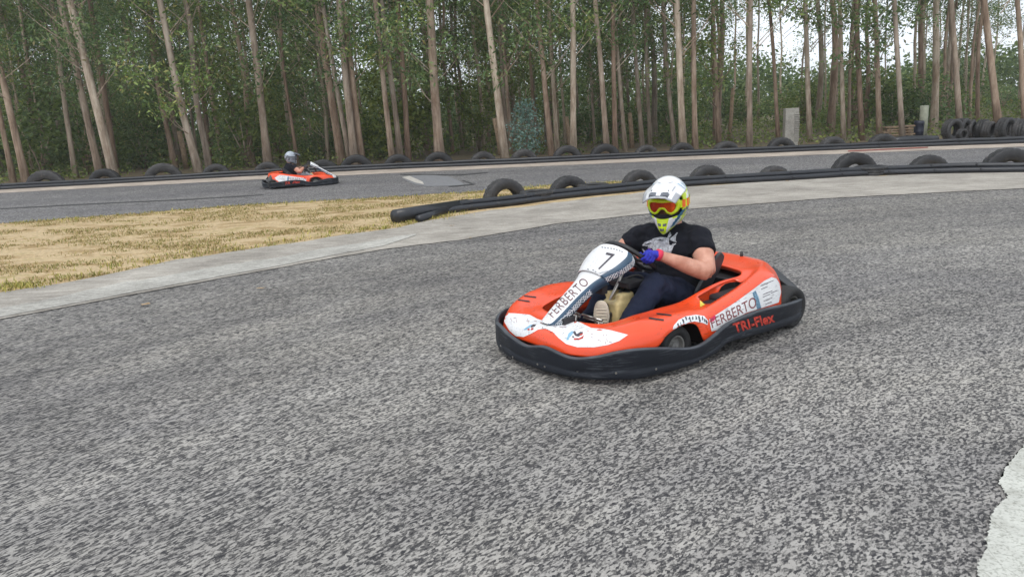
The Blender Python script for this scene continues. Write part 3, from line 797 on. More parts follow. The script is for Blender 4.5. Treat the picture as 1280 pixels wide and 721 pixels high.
    for i_, p_ in enumerate(pk.data.polygons):
        t_ = (i_//ny)/nx; a_ = abs(-1+2*((i_ % ny)+.5)/ny)
        if t_ > .93: p_.material_index = 2
        elif .70 < t_ and .10 < a_ < .58 and (t_-.70) > .25*abs(a_-.34): p_.material_index = 1
        elif t_ > .55 and a_ > .72: p_.material_index = 2
        elif .25 < t_ < .6 and .55 < a_ < .62: p_.material_index = 2
    s_ = pk.modifiers.new('s', 'SOLIDIFY'); s_.thickness = .005; s_.offset = 0
    for (x, y, l_, w, rz) in ((.222, .035, .034, .016, 1.35), (.222, -.035, .034, .016, 1.8), (.236, 0, .024, .008, 1.57), (.11, .06, .03, .005, .3), (.11, -.06, .03, .005, -.3), (.16, .045, .05, .004, .15), (.16, -.045, .05, .004, -.15)):
        g = G(); z = .124+.012*math.sin((x-.05)/.2*PI)-.055*(x-.05)/.2-.052*abs(y/.1)**2.2
        g.box((x-l_/2, y-w/2, z-.004), (x+l_/2, y+w/2, z+.0045), rot=Matrix.Rotation(rz, 3, 'Z'))
        g.v = [HM @ p for p in g.v]; g.build('peak_vent', M['hgrey'], hel)
    # under-peak mouth graphic, chin vents
    for k in range(4):
        g = G(); az = R(-9+6*k); 
        p = hp(az, R(-40), add=.001); p2 = hp(az, R(-46), add=.001)
        g.tube([HM @ p, HM @ p2], .0035, 6); g.build('chin_vent', M['hgrey'], hel)
    # goggles
    o_out = [(-.088, .036), (-.05, .046), (0, .044), (.05, .046), (.088, .036), (.094, .004), (.080, -.030), (.052, -.044), (.026, -.034), (.010, -.014), (-.010, -.014), (-.026, -.034), (-.052, -.044), (-.080, -.030), (-.094, .004)]
    o_in = [(-.072, .024), (-.045, .031), (0, .029), (.045, .031), (.072, .024), (.077, .003), (.066, -.020), (.048, -.030), (.032, -.022), (.016, -.001), (-.016, -.001), (-.032, -.022), (-.048, -.030), (-.066, -.020), (-.077, .003)]
    def gx(y): return .148-4.2*y*y
    def loop(o2): 
        p = [Vector((a, b_, 0)) for a, b_ in o2]; n_ = len(p); out = []
        for i in range(n_):
            for k in range(4): out.append(cr(p[(i-1) % n_], p[i], p[(i+1) % n_], p[(i+2) % n_], k/4, .45))
        return out
    lo, li = loop(o_out), loop(o_in); n_ = len(lo); vs = []
    for (lp, dx) in ((lo, -.035), (lo, .0), (li, .010), (li, -.004)):
        vs += [HM @ Vector((gx(p.x)+dx, p.x, p.y-.008)) for p in lp]
    g = G(); g.add(vs, [(l_*n_+k, l_*n_+(k+1) % n_, (l_+1)*n_+(k+1) % n_, (l_+1)*n_+k) for l_ in range(3) for k in range(n_)])
    gog = g.build('goggles', M['neon'], hel, True)
    bm = bmesh.new(); vv = [bm.verts.new((p.x, p.y, 0)) for p in li]; bm.faces.new(vv); bmesh.ops.triangulate(bm, faces=bm.faces)
    for _ in range(3):
        lg = [e for e in bm.edges if e.calc_length() > .012]; bmesh.ops.subdivide_edges(bm, edges=lg, cuts=1); bmesh.ops.triangulate(bm, faces=[f for f in bm.faces if len(f.verts) > 3])
    for v in bm.verts: v.co = HM @ Vector((gx(v.co.x)+.002, v.co.x, v.co.y-.008))
    me = bpy.data.meshes.new('lens'); bm.to_mesh(me); bm.free(); me.polygons.foreach_set('use_smooth', [True]*len(me.polygons)); lens = link('goggle_lens', me, M['lens'], hel)
    for sy in (1, -1):   # strap from the goggles round the shell
        vs = []
        for k in range(18):
            az = R(50+k*6)*sy; 
            for e in (R(-8), R(9)): vs.append(HM @ hp(az, e, add=.0035 if k > 1 else .002))
        g = G(); g.add(vs, [(2*k, 2*k+1, 2*k+3, 2*k+2) for k in range(17)]); st = g.build('goggle_strap', [M['neon'], M['horange']], hel, True)
        for k, p in enumerate(st.data.polygons): p.material_index = 1 if (k in (1, 2, 4, 5, 7)) else 0
    return root, shirt, hel, body
person, shirt, helmet, body = person_build()
tag(person, 'person in white and neon yellow helmet, black T-shirt, driving the near red go-kart', 'person')
TS = bvh(shirt)
# pale animal-skull print on the chest
P1 = [(803, 307), (806, 303), (812, 301), (818, 298), (825, 296.5), (832, 297), (837, 298.5), (836, 303), (838, 306), (842, 308), (841, 310.5), (836, 308), (834, 311), (832, 315), (831, 319), (838, 320), (838.5, 322), (831, 322), (827, 325), (822, 324), (817, 320), (811, 318), (806, 315), (812, 315), (818, 314), (817, 309.5), (811, 308)]
P2 = [(834, 297.5), (838, 293), (837.5, 289.5), (838.6, 292), (839.5, 294.5), (836, 298.5)]
P3 = [(838, 298), (843, 294.5), (846, 291), (847.5, 291.3), (845, 295.5), (840, 299.5), (845, 301), (846, 303), (843, 302.5), (838, 300.5)]
P4 = [(836, 303), (838, 305.5), (842, 304.5), (845.5, 304.5), (842, 307.5), (838, 309.5), (834, 307)]
P5 = [(803, 311), (808, 312), (811, 316), (813, 322), (809, 320), (806, 316)]
decal('shirt_print', [P1], TS, M['print'], person, off=.003, maxlen=2)
for P_ in (P2, P3, P4, P5): decal('shirt_print', [P_], TS, M['print'], person, off=.0035, maxlen=2)
decal('shirt_print', [[(805, 311.5), (811, 309.5), (816, 310.5), (817, 313.5), (812, 314), (807, 313.6)], [(836.5, 303), (839.5, 302.2), (841.5, 304), (839.5, 306.6), (837, 306)], [(820, 300.6), (826, 299.6), (831, 301), (826, 301)], [(822, 318), (828, 317), (826, 319.6)], [(807, 305.5), (815, 303.4), (814, 304.6), (808, 306.5)]], TS, M['shirt'], person, off=.005, maxlen=2)
# far kart + driver are copies set down further round the track
kart2 = copy_tree(kart); person2 = copy_tree(person)
kart.matrix_world = KM; person.matrix_world = KM
FKO = at(377, 232.5); FY = R(17)
for o in (kart2, person2):
    o.location = FKO-Vector((0, 0, .05 if o is person2 else 0)); o.rotation_euler = (0, 0, FY); o.scale = (.85, .85, .85)   # a junior-size kart
tag(kart2, 'distant red and white go-kart on the far track beside the wood, seen side on', 'go-kart', 'go-karts on the track')
tag(person2, 'person in black top and pale grey trousers driving the distant go-kart', 'person')
M['gtrouser'] = cloth('grey_trousers', (.30, .30, .32))
M['hsilver'] = plain('silver_helmet_paint', (.38, .42, .47), .3)
def remat(o, mats):
    o.data = o.data.copy()
    for i in range(len(o.data.materials)): o.data.materials[i] = mats[min(i, len(mats)-1)]
for c in person2.children_recursive:
    nm = c.name.split('.')[0]
    if nm == 'trousers': remat(c, [M['gtrouser']])
    if nm == 'helmet': remat(c, [M['hsilver'], M['hsilver'], M['hgrey'], M['hgrey'], M['hsilver']])
    if nm in ('helmet_peak',): remat(c, [M['hgrey']])
    if nm in ('goggles', 'goggle_strap'): remat(c, [M['hgrey'], M['hgrey']])
    if nm in ('glove', 'cuff', 'glove_panel'): remat(c, [M['black']])
for c in [c for c in person2.children if c.name.startswith('shirt_print')]: bpy.data.objects.remove(c)
for c in [c for c in kart2.children_recursive if c.name.split('.')[0] in ('panel_number',)]: bpy.data.objects.remove(c)


HAZE = .0011
# ================================================================== GROUND
LA = [(-150, 431), (0, 400), (175, 367), (350, 335), (480, 312), (588, 299), (690, 281), (860, 262), (1040, 248), (1280, 236), (1450, 230)]
LB = [(-150, 393), (0, 367), (75, 355), (225, 325), (320, 311), (425, 295), (500, 285), (530, 277), (590, 267), (700, 253), (860, 234), (1040, 222), (1280, 214), (1450, 210)]
LC = [(-150, 293), (0, 280), (200, 265), (300, 257), (450, 249), (600, 240), (665, 234), (760, 228.5), (860, 226), (900, 224), (1100, 213), (1280, 207.5), (1450, 203)]
LD = [(-150, 251), (0, 242), (320, 225), (640, 210), (860, 200.5), (1280, 184), (1450, 178)]
LE = [(-150, 244.5), (0, 236), (320, 219), (640, 203.5), (860, 194.5), (1280, 179), (1450, 172.5)]
def gnd(L_, n=90, jit=0, seed=0, ext=True):
    out = []
    x0, x1 = L_[0][0], L_[-1][0]
    for i in range(n+1):
        x = x0+(x1-x0)*i/n; p = at(x, interp(L_, x))
        if jit: p.y += jit*noise.noise(Vector((p.x*1.7+seed, seed, 0)))+jit*.5*noise.noise(Vector((p.x*6+seed, seed, 3)))
        out.append(p)
    return out
def strip(name, La, Lb, z, mat, ja=0, jb=0, n=140, m=6, sa=1, sb=2):
    A = gnd(La, n, ja, sa); B = gnd(Lb, n, jb, sb); vs = []
    for a, b_ in zip(A, B):
        for k in range(m+1):
            p = a.lerp(b_, k/m); p.z = z; vs.append(p)
    fs = [(i*(m+1)+k, i*(m+1)+k+1, (i+1)*(m+1)+k+1, (i+1)*(m+1)+k) for i in range(n) for k in range(m)]
    me = mesh(name, vs, fs)
    o = link(name, me, mat)
    bm = bmesh.new(); bm.from_mesh(me); bmesh.ops.recalc_face_normals(bm, faces=bm.faces); bm.to_mesh(me); bm.free()
    if me.polygons[0].normal.z < 0: me.flip_normals()
    return tag(o, kind='structure')

def mk_asphalt(name, dark, light, scale=1.0, lane=True):
    m, nt, b = nodes(name)
    tc = coords(nt)
    # slight stretch along the driving line, as a rolled and worn surface has
    v = coords(nt)
    if lane:
        pa = N(nt, 'ShaderNodeAttribute', attribute_name='along'); mp_ = nt.nodes.new('ShaderNodeMapping'); mp_.inputs['Scale'].default_value = (.62, 1.25, 1)
        nt.links.new(pa.outputs['Vector'], mp_.inputs[0]); v = mp_.outputs[0]
    a = noi(nt, v, 82*scale, 3, .72); c = noi(nt, v, 36*scale, 3, .6)
    vor = N(nt, 'ShaderNodeTexVoronoi', Scale=84*scale); nt.links.new(v, vor.inputs['Vector'])
    sep = N(nt, 'ShaderNodeSeparateColor'); nt.links.new(vor.outputs['Color'], sep.inputs[0])
    mul = N(nt, 'ShaderNodeMath', operation='MULTIPLY_ADD'); nt.links.new(sep.outputs[0], mul.inputs[0]); mul.inputs[1].default_value = .40; nt.links.new(a, mul.inputs[2])
    ad = N(nt, 'ShaderNodeMath', operation='MULTIPLY_ADD'); nt.links.new(c, ad.inputs[0]); ad.inputs[1].default_value = .35; nt.links.new(mul.outputs[0], ad.inputs[2])
    mid = tuple((x+y)*.33 for x, y in zip(dark, light))
    col = ramp(nt, ad.outputs[0], [(.68, dark), (.84, mid), (1.0, light)])
    big = ramp(nt, noi(nt, coords(nt, scale=(.16, .5, 1), rot=(0, 0, R(-28))), 1.4, 5, .6), [(.32, (.76, .76, .79)), (.68, (1.14, 1.13, 1.10))])
    col = mixc(nt, 1.0, col, big, 'MULTIPLY')
    mid2 = ramp(nt, noi(nt, tc, 2.2, 5, .6), [(.3, (.86, .86, .86)), (.7, (1.12, 1.12, 1.12))])
    col = mixc(nt, 1.0, col, mid2, 'MULTIPLY')
    if lane:
        ms = nt.nodes.new('ShaderNodeMapping'); ms.inputs['Scale'].default_value = (.07, 1.6, 1); nt.links.new(pa.outputs['Vector'], ms.inputs[0])
        col = mixc(nt, 1.0, col, ramp(nt, noi(nt, ms.outputs[0], 1.6, 6, .62), [(.30, (.80, .80, .81)), (.5, (1, 1, 1)), (.70, (1.13, 1.12, 1.10))]), 'MULTIPLY')
        ms = nt.nodes.new('ShaderNodeMapping'); ms.inputs['Scale'].default_value = (.05, 9, 1); nt.links.new(pa.outputs['Vector'], ms.inputs[0])
        col = mixc(nt, 1.0, col, ramp(nt, noi(nt, ms.outputs[0], 1.3, 4, .7), [(.40, (.86, .86, .87)), (.52, (1, 1, 1)), (.72, (1.08, 1.08, 1.07))]), 'MULTIPLY')
        at_ = N(nt, 'ShaderNodeAttribute', attribute_name='lane')
        col = mixc(nt, 1.0, col, ramp(nt, at_.outputs['Fac'], [(0, (.62, .61, .61)), (.5, (.84, .83, .82)), (1, (1.14, 1.13, 1.11))]), 'MULTIPLY')
    nt.links.new(col, b.inputs['Base Color']); b.inputs['Roughness'].default_value = .88
    b.inputs['Specular IOR Level'].default_value = .35
    bump(nt, b, ad.outputs[0], .55, .012)
    return m
A_DARK, A_LIGHT = (.042, .041, .044), (.375, .36, .335)
asph = mk_asphalt('asphalt', A_DARK, A_LIGHT)
asph2 = mk_asphalt('far_asphalt', (.07, .068, .068), (.27, .26, .255), .6, False)
# earth underneath everything
m, nt, b = nodes('forest_earth'); v = coords(nt)
c1 = ramp(nt, noi(nt, v, 1.2, 8, .7), [(.3, (.10, .075, .045)), (.5, (.22, .16, .10)), (.62, (.12, .13, .05)), (.75, (.32, .24, .16))])
nt.links.new(mixc(nt, .5, c1, ramp(nt, noi(nt, v, 14, 6, .7), [(.3, (.03, .03, .012)), (.7, (.17, .12, .07))])), b.inputs['Base Color']); b.inputs['Roughness'].default_value = .95
bump(nt, b, noi(nt, v, 9, 6), .7, .08); M['earth'] = m
n = 60; vs = []
for j in range(n+1):
    for i in range(n+1):
        x = -400+800*i/n; y = -200+900*j/n
        vs.append((x, y, -.03))
gr = link('ground', mesh('ground', vs, [(j*(n+1)+i, j*(n+1)+i+1, (j+1)*(n+1)+i+1, (j+1)*(n+1)+i) for j in range(n) for i in range(n)]), M['earth']); tag(gr, kind='structure')
# track
nx, ny = 260, 170; vs = []; lane = []; along = []; CC = Vector((6.443, -3.624, 0))
Aw = gnd(LA, 60)
for j in range(ny+1):
    for i in range(nx+1):
        x = -16+32*i/nx; y = -4+17*j/ny; vs.append((x, y, 0))
        rr_ = math.hypot(x-CC.x, y-CC.y); d = abs(14.51-rr_); an_ = math.atan2(x-CC.x, y-CC.y); along.append((an_*9.0, rr_, 0))
        l_ = .5+.5*math.sin((d-1.0)*1.35+.5*noise.noise(Vector((x*.4, y*.4, 0))))
        q_ = max(0, min(1, (d-3.15-.35*noise.noise(Vector((x*.7, y*.7, 0))))/.7)); w = .50*(1-q_)+math.exp(-((d-1.4)/.6)**2)*.25+math.exp(-((d-4.9)/.8)**2)*.3
        if y < 10 and d > 9: w = 0
        lane.append(max(0, min(1, 1-w*(.75+.4*noise.noise(Vector((x*.8, y*.8, 5)))))))
me = mesh('track', vs, [(j*(nx+1)+i, j*(nx+1)+i+1, (j+1)*(nx+1)+i+1, (j+1)*(nx+1)+i) for j in range(ny) for i in range(nx)])
a_ = me.attributes.new('lane', 'FLOAT', 'POINT'); a_.data.foreach_set('value', lane)
a_ = me.attributes.new('along', 'FLOAT_VECTOR', 'POINT'); a_.data.foreach_set('vector', [q for p in along for q in p])
tag(link('track', me, asph), kind='structure')
# concrete apron
def mk_concrete(name, lo, hi, sc=1):
    m, nt, b = nodes(name); v = coords(nt)
    s = noi(nt, coords(nt, scale=(.9, 4.5, 1), rot=(0, 0, R(-30))), 3*sc, 8, .7)
    c = ramp(nt, s, [(.30, lo), (.5, tuple((x+y)/2 for x, y in zip(lo, hi))), (.68, hi)])
    g_ = ramp(nt, noi(nt, v, 55, 4, .7), [(.3, (.72, .72, .72)), (.7, (1.2, 1.2, 1.2))])
    p = ramp(nt, noi(nt, v, 1.1, 6, .65), [(.35, (.72, .71, .70)), (.62, (1.1, 1.1, 1.09))])
    nt.links.new(mixc(nt, 1, mixc(nt, 1, c, g_, 'MULTIPLY'), p, 'MULTIPLY'), b.inputs['Base Color']); b.inputs['Roughness'].default_value = .9
    bump(nt, b, noi(nt, v, 18, 6, .7), .5, .015)
    return m
conc = mk_concrete('apron_concrete', (.25, .225, .19), (.47, .435, .385))
strip('apron', LA, LB, .008, conc, .05, .14, 260)
# pale worn kerb line along the outer left of the apron
LK = [(-150, 415), (0, 386), (100, 366), (200, 347), (300, 330), (400, 313), (470, 302), (520, 293)]
LA2 = [(-150, 429), (0, 398), (175, 365), (350, 333), (480, 308), (520, 295)]
kerbm = mk_concrete('worn_kerb_paint', (.22, .21, .185), (.58, .56, .51), 3.2)
strip('kerb', LA2, LK, .013, kerbm, .05, .22, 260)
# infield
m, nt, b = nodes('dry_grass_earth'); v = coords(nt)
c1 = ramp(nt, noi(nt, coords(nt, scale=(.6, 1.5, 1)), 2.2, 7, .7), [(.30, (.22, .155, .06)), (.43, (.36, .25, .12)), (.52, (.54, .41, .26)), (.62, (.40, .31, .15)), (.70, (.24, .20, .07))])
c2 = ramp(nt, noi(nt, v, 24, 5, .7), [(.3, (.6, .6, .55)), (.7, (1.3, 1.28, 1.2))])
nt.links.new(mixc(nt, 1, c1, c2, 'MULTIPLY'), b.inputs['Base Color']); b.inputs['Roughness'].default_value = .95
bump(nt, b, noi(nt, v, 20, 6), .7, .03); M['dry'] = m
strip('infield', LB, LC, .004, M['dry'], .14, .2, 260, 10, 2, 7)
strip('far_track', LC, LD, .010, asph2, .2, .05, 200, 6, 7, 8)
strip('far_verge', LD, LE, .014, mk_concrete('far_verge_concrete', (.34, .27, .22), (.62, .54, .46)), .05, .02, 200, 3, 8, 9)
# patch and pale scar in the far track
def poly_sheet(name, px, z, mat, label=None, **k):
    P = [at(*p, z) for p in px]
    bm = bmesh.new(); bm.faces.new([bm.verts.new(p) for p in P]); bmesh.ops.triangulate(bm, faces=bm.faces)
    bmesh.ops.recalc_face_normals(bm, faces=bm.faces)
    me = bpy.data.meshes.new(name); bm.to_mesh(me); bm.free()
    if me.polygons[0].normal.z < 0: me.flip_normals()
    return tag(link(name, me, mat), kind='structure')
patch = plain('repair_patch_asphalt', (.19, .19, .195), .85, 0, .15, 12)
poly_sheet('track_patch', [(502, 222), (512, 219.5), (538, 218.5), (560, 220.5), (574, 226), (581, 231), (560, 232.5), (535, 233), (520, 231), (508, 226)], .016, patch)
poly_sheet('track_patch', [(502, 221.5), (512, 220), (528, 227), (530, 230.5), (520, 228.5)], .020, plain('pale_patch', (.46, .43, .38), .9, 0, .2, 20))
seam = plain('seam_tar', (.045, .045, .045), .8)
poly_sheet('track_seam', [(0, 260.4), (120, 254), (240, 248.5), (330, 243), (330, 243.9), (240, 249.6), (120, 255.2), (0, 261.6)], .015, seam)
poly_sheet('track_seam', [(500, 217.7), (575, 218.2), (610, 215.2), (610, 216.1), (575, 219.4), (536, 218.9), (500, 218.6)], .017, seam)
poly_sheet('track_seam', [(560, 232.8), (590, 230), (577, 225.5), (579, 225), (594, 230.6), (562, 233.8)], .018, seam)
poly_sheet('red_kerb', [(1060, 189.6), (1130, 186.4), (1160, 184.9), (1160, 183.7), (1130, 185.1), (1060, 188.2)], .022, plain('faded_red_kerb_paint', (.28, .07, .055), .8, 0, .5, 9))
# pale concrete slab at the lower right corner with a broken edge
def jag(pts, seed, amp=2.2, n=9):
    rnd = random.Random(seed); out = []
    for a, b_ in zip(pts, pts[1:]):
        for k in range(n):
            t = k/n; out.append((a[0]+(b_[0]-a[0])*t+rnd.uniform(-amp, amp), a[1]+(b_[1]-a[1])*t+rnd.uniform(-amp, amp)*.5))
    out.append(pts[-1]); return out
edge = jag([(1330, 490), (1292, 540), (1281, 556), (1268, 568), (1256, 586), (1249, 602), (1254, 612), (1260, 620), (1246, 632), (1238, 645), (1237, 660), (1231, 674), (1234, 684), (1226, 697), (1222, 708), (1224, 722), (1216, 760), (1205, 800)], 3)
m, nt, b = nodes('pale_slab_concrete'); v = coords(nt)
c1 = mixc(nt, 1, ramp(nt, noi(nt, v, 5, 8, .7), [(.3, (.36, .355, .31)), (.5, (.50, .50, .45)), (.7, (.60, .60, .54))]), ramp(nt, noi(nt, v, 70, 3, .7), [(.36, (.62, .62, .60)), (.5, (1, 1, 1))]), 'MULTIPLY')
cr_ = N(nt, 'ShaderNodeTexVoronoi', Scale=4.5, feature='DISTANCE_TO_EDGE'); nt.links.new(coords(nt, scale=(1, 1.4, 1)), cr_.inputs['Vector'])
ck = ramp(nt, cr_.outputs['Distance'], [(0, (.62, .62, .6)), (.008, (1, 1, 1))])
nt.links.new(mixc(nt, 1, c1, ck, 'MULTIPLY'), b.inputs['Base Color']); b.inputs['Roughness'].default_value = .85
bump(nt, b, noi(nt, v, 30, 6), .4, .01); M['slab'] = m
poly_sheet('concrete_slab', edge+[(1900, 900), (1900, 490)], .012, M['slab'])

# small leaves and litter on the asphalt
leafm = plain('dry_leaf', (.38, .25, .12), .8)
for k, (px, py, s) in enumerate([(326, 360, .05), (182, 380, .06), (245, 258, .05), (588, 297, .03), (984, 226, .06), (565, 282, .04), (700, 300, .03)]):
    p = at(px, py, .016); g = G(); a = k*1.3
    vs = [Vector((math.cos(a+t)*s*r, math.sin(a+t)*s*r*.5, h)) for t, r, h in ((0, 1, .006), (1, .6, 0), (2.2, .7, .004), (3.14, 1, .0), (4.2, .6, .004), (5.3, .7, 0))]
    g.add([p+v_ for v_ in vs], [(0, 1, 2, 3, 4, 5)]); o = g.build('fallen_leaf', leafm)
    where = ['on the asphalt beside the pale kerb, centre left', 'flat on the asphalt at the far left', 'on the far track asphalt left of the distant kart', 'on the apron left of the tyre row', 'at the pipe barrier foot right of the driver', 'dark, on the apron below the end of the pipe barrier', 'on the apron below the first tyres'][k]
    tag(o, 'small dry curled leaf '+where, 'leaf', 'fallen leaves')

# ================================================================== BARRIERS AND TYRES
m, nt, b = nodes('pipe_rubber'); v = coords(nt)
nt.links.new(ramp(nt, noi(nt, v, 3.5, 9, .75), [(.3, (.010, .011, .015)), (.62, (.020, .022, .027)), (.74, (.085, .08, .072))]), b.inputs['Base Color'])
b.inputs['Roughness'].default_value = .38; bump(nt, b, noi(nt, v, 12, 4), .2, .02); M['pipe'] = m
def barrier(name, px, offs, label, group=None, seed=0):
    root = empty(name, at(px[len(px)//2][0], interp(px, px[len(px)//2][0])))
    base = [at(x, y) for x, y in px]
    for k, (dy, z, r, i0) in enumerate(offs):
        pts = spline([Vector((p.x, p.y+dy, z)) for p in base[i0:]], 8)
        out = []
        for i, p in enumerate(pts):
            w = noise.noise(Vector((p.x*.55+seed, k*7.1, 0)))
            out.append(p+Vector((0, w*.04, abs(w)*.025*(1 if z > r*1.2 else .3)))-root.location)
        g = G(); g.tube(out, r, 12); o = g.build('pipe', M['pipe'], root, True)
        if k < 2:
            for q in range(3, len(out)-2, 5):
                gg = G(); pp = out[q]+Vector((0, -r*.8, r*.5)); gg.tube([pp, pp+Vector((0, -.012, .008))], .022, 8); gg.build('bolt', M['dark'], o)
    return tag(root, label, 'barrier', group)
NB = [(538, 270.5), (590, 263.5), (644, 257.5), (700, 250), (775, 242), (863, 233.5), (991, 226), (1089, 220.5), (1180, 217.5), (1280, 216), (1450, 214)]
nbar = barrier('pipe_barrier', NB, [(.05, .05, .05, 0), (.15, .115, .048, 0), (.34, .055, .045, 1)], 'double black rubber pipe barrier curving behind the driver, nearest of the two')
FB = [(-150, 247.5), (0, 238), (150, 230), (320, 220.5), (480, 212.7), (640, 206.2), (800, 198.7), (960, 192), (1120, 185.5), (1280, 180), (1450, 174.5)]
fbar = barrier('pipe_barrier', FB, [(.05, .052, .052, 0), (.13, .128, .050, 0)], 'long black rubber pipe barrier along the edge of the wood across the whole view', seed=9)
g = G()
a = at(494, 271, .10); c = at(584, 255, .085)
g.tube([a, a.lerp(c, .35)+Vector((0, 0, .01)), c], [.105, .09, .08], 16); o = g.build('rubber_pipe', M['pipe'], None, True)
tag(o, 'short thick black pipe length lying at the end of the near barrier', 'pipe', 'loose pipe lengths')
g = G(); a = at(523, 274, .05); c = at(560, 262, .06); g.tube([a, c], [.055, .05], 12); o = g.build('rubber_pipe', M['pipe'], None, True)
tag(o, 'stubby dark pipe length lying beneath the weeds at the barrier end', 'pipe', 'loose pipe lengths')

m, nt, b = nodes('old_tyre_rubber'); v = coords(nt)
oi = N(nt, 'ShaderNodeObjectInfo')
c1 = ramp(nt, noi(nt, v, 6, 6, .7), [(.3, (.012, .012, .014)), (.58, (.028, .028, .029)), (.76, (.12, .11, .095))])
nt.links.new(mixc(nt, 1, c1, ramp(nt, oi.outputs['Random'], [(0, (.75, .75, .78)), (1, (1.9, 1.8, 1.7))]), 'MULTIPLY'), b.inputs['Base Color'])
b.inputs['Roughness'].default_value = .62; bump(nt, b, noi(nt, v, 30, 4), .25, .02); M['tyre'] = m
def tyre_mesh(R0, w, seg=96, seed=0):
    """unit: radius R0, width w, axis along Y, centred on origin"""
    pr = [(.54, -.36), (.59, -.44), (.74, -.52), (.86, -.52), (.95, -.46), (.985, -.42), (1, -.36), (1, -.17), (.975, -.15), (.975, -.12), (1, -.10), (1, .10), (.975, .12), (.975, .15), (1, .17), (1, .36), (.985, .42), (.95, .46), (.86, .52), (.74, .52), (.59, .44), (.54, .36), (.66, .30), (.80, .38), (.90, .38), (.95, .2), (.95, -.2), (.90, -.38), (.80, -.38), (.66, -.30)]
    n = len(pr); vs = []
    for k in range(seg):
        t = 2*PI*k/seg; cs, sn = math.cos(t), math.sin(t); lug = (k % 4) < 1
        for j, (r, a) in enumerate(pr):
            rr = r
            if lug and j in (4, 5, 6, 7, 14, 15, 16, 17): rr -= .022
            if (k+2) % 4 < 1 and j in (10, 11): rr -= .018
            vs.append((R0*rr*cs, w*a, R0*rr*sn))
    fs = [(k*n+i, k*n+(i+1) % n, ((k+1) % seg)*n+(i+1) % n, ((k+1) % seg)*n+i) for k in range(seg) for i in range(n)]
    me = mesh('tyre', vs, fs, True); me.materials.append(M['tyre'])
    bm = bmesh.new(); bm.from_mesh(me); bmesh.ops.recalc_face_normals(bm, faces=bm.faces); bm.to_mesh(me); bm.free()
    return me
TM = {}
def tyre(px, ytop, ybase, wpx, yaw, wd, label, group, tilt=0, cat='tyre', vis=None):
    P = at(px, ybase); depth = P.y*math.cos(PITCH); Rr = wpx/2/FP*depth/ (abs(math.cos(R(yaw)))+.25*abs(math.sin(R(yaw))))
    ztop = aty(px, ytop-(.8 if 'pipes' in label or 'pipe ' in label else 0), P.y).z
    if 'pipe' in label: Rr *= 1.16
    key = (round(Rr, 2), wd)
    if key not in TM: TM[key] = tyre_mesh(key[0], wd)
    o = bpy.data.objects.new('tyre', TM[key]); COL.objects.link(o)
    o.location = (P.x, P.y, ztop-key[0]); o.rotation_euler = (R(tilt), random.random()*6, R(yaw)); o.rotation_mode = 'YXZ'
    return tag(o, label, cat, group)
ordn = ['first', 'second', 'third', 'fourth', 'fifth', 'sixth', 'seventh', 'eighth', 'ninth', 'tenth', 'eleventh', 'twelfth', 'thirteenth', 'fourteenth', 'fifteenth', 'sixteenth', 'seventeenth', 'eighteenth', 'nineteenth', 'twentieth']+['twenty-'+q for q in 'first second third fourth fifth sixth seventh eighth ninth'.split()]+['thirtieth']+['thirty-'+q for q in 'first second third fourth fifth sixth seventh eighth ninth'.split()]+['fortieth', 'forty-first', 'forty-second']
near = [(631, 224, 251, 49, 24, .24), (711, 220.5, 244, 48, 20, .22), (799, 213, 235, 44, 18, .20), (884, 207, 229, 48, 15, .20), (967, 208, 223, 42, 12, .2), (1067, 191.5, 218, 54, 6, .22), (1160, 194.5, 214, 50, 2, .2), (1260, 186, 213, 62, -4, .24)]
desc = ['showing its tread', 'worn grey one', 'dark one left of the helmet', 'right of the helmet', 'low and grey, sunk deepest', 'large with open hole', 'with scuffed brown top', 'largest, cut by view']
for k, (px, yt, yb, w, yaw, wd) in enumerate(near):
    tyre(px, yt, yb-1.5, w, yaw, wd, 'tyre half sunk behind the near pipes, '+ordn[k]+' from left, '+desc[k], 'tyres behind the near pipe barrier')
far = [(58, 213.5, 44), (132, 211.5, 36), (205, 204.5, 42), (271, 205.5, 32), (335, 203, 32), (404, 200, 38), (446, 194, 38), (498, 193.5, 34), (548, 190.5, 36), (604, 190, 32), (655, 187, 32), (709, 182.5, 34), (756, 180.5, 36), (808, 182, 28), (852, 179, 32), (907, 177, 32), (976, 172.5, 34), (1040, 171.5, 34), (1103, 168, 36)]
for k, (px, yt, w) in enumerate(far):
    yb = interp(FB, px)-3.5
    tyre(px, yt, yb, w, random.uniform(-6, 10)+(12-12*px/1280), .24, 'black tyre half sunk behind the far pipe barrier, '+ordn[k]+' from the left', 'tyres behind the far pipe barrier')
# low flat tyre scraps between the near tyres
for k, (px, py, w) in enumerate([(672, 249, 30), (745, 240, 32), (1100, 216.5, 34)]):
    P = at(px, py, .06); me_ = TM[list(TM)[1]]
    o = bpy.data.objects.new('tyre', me_); COL.objects.link(o); o.location = P+Vector((0, .35, .02)); o.rotation_euler = (PI/2, 0, k)
    o.scale = (.75, .75, .75)
    tag(o, 'tyre lying flat behind the near pipes, '+['right of the leftmost tyre', 'between the second and third tyres', 'right of the large upright tyre'][k], 'tyre', 'tyres lying flat')
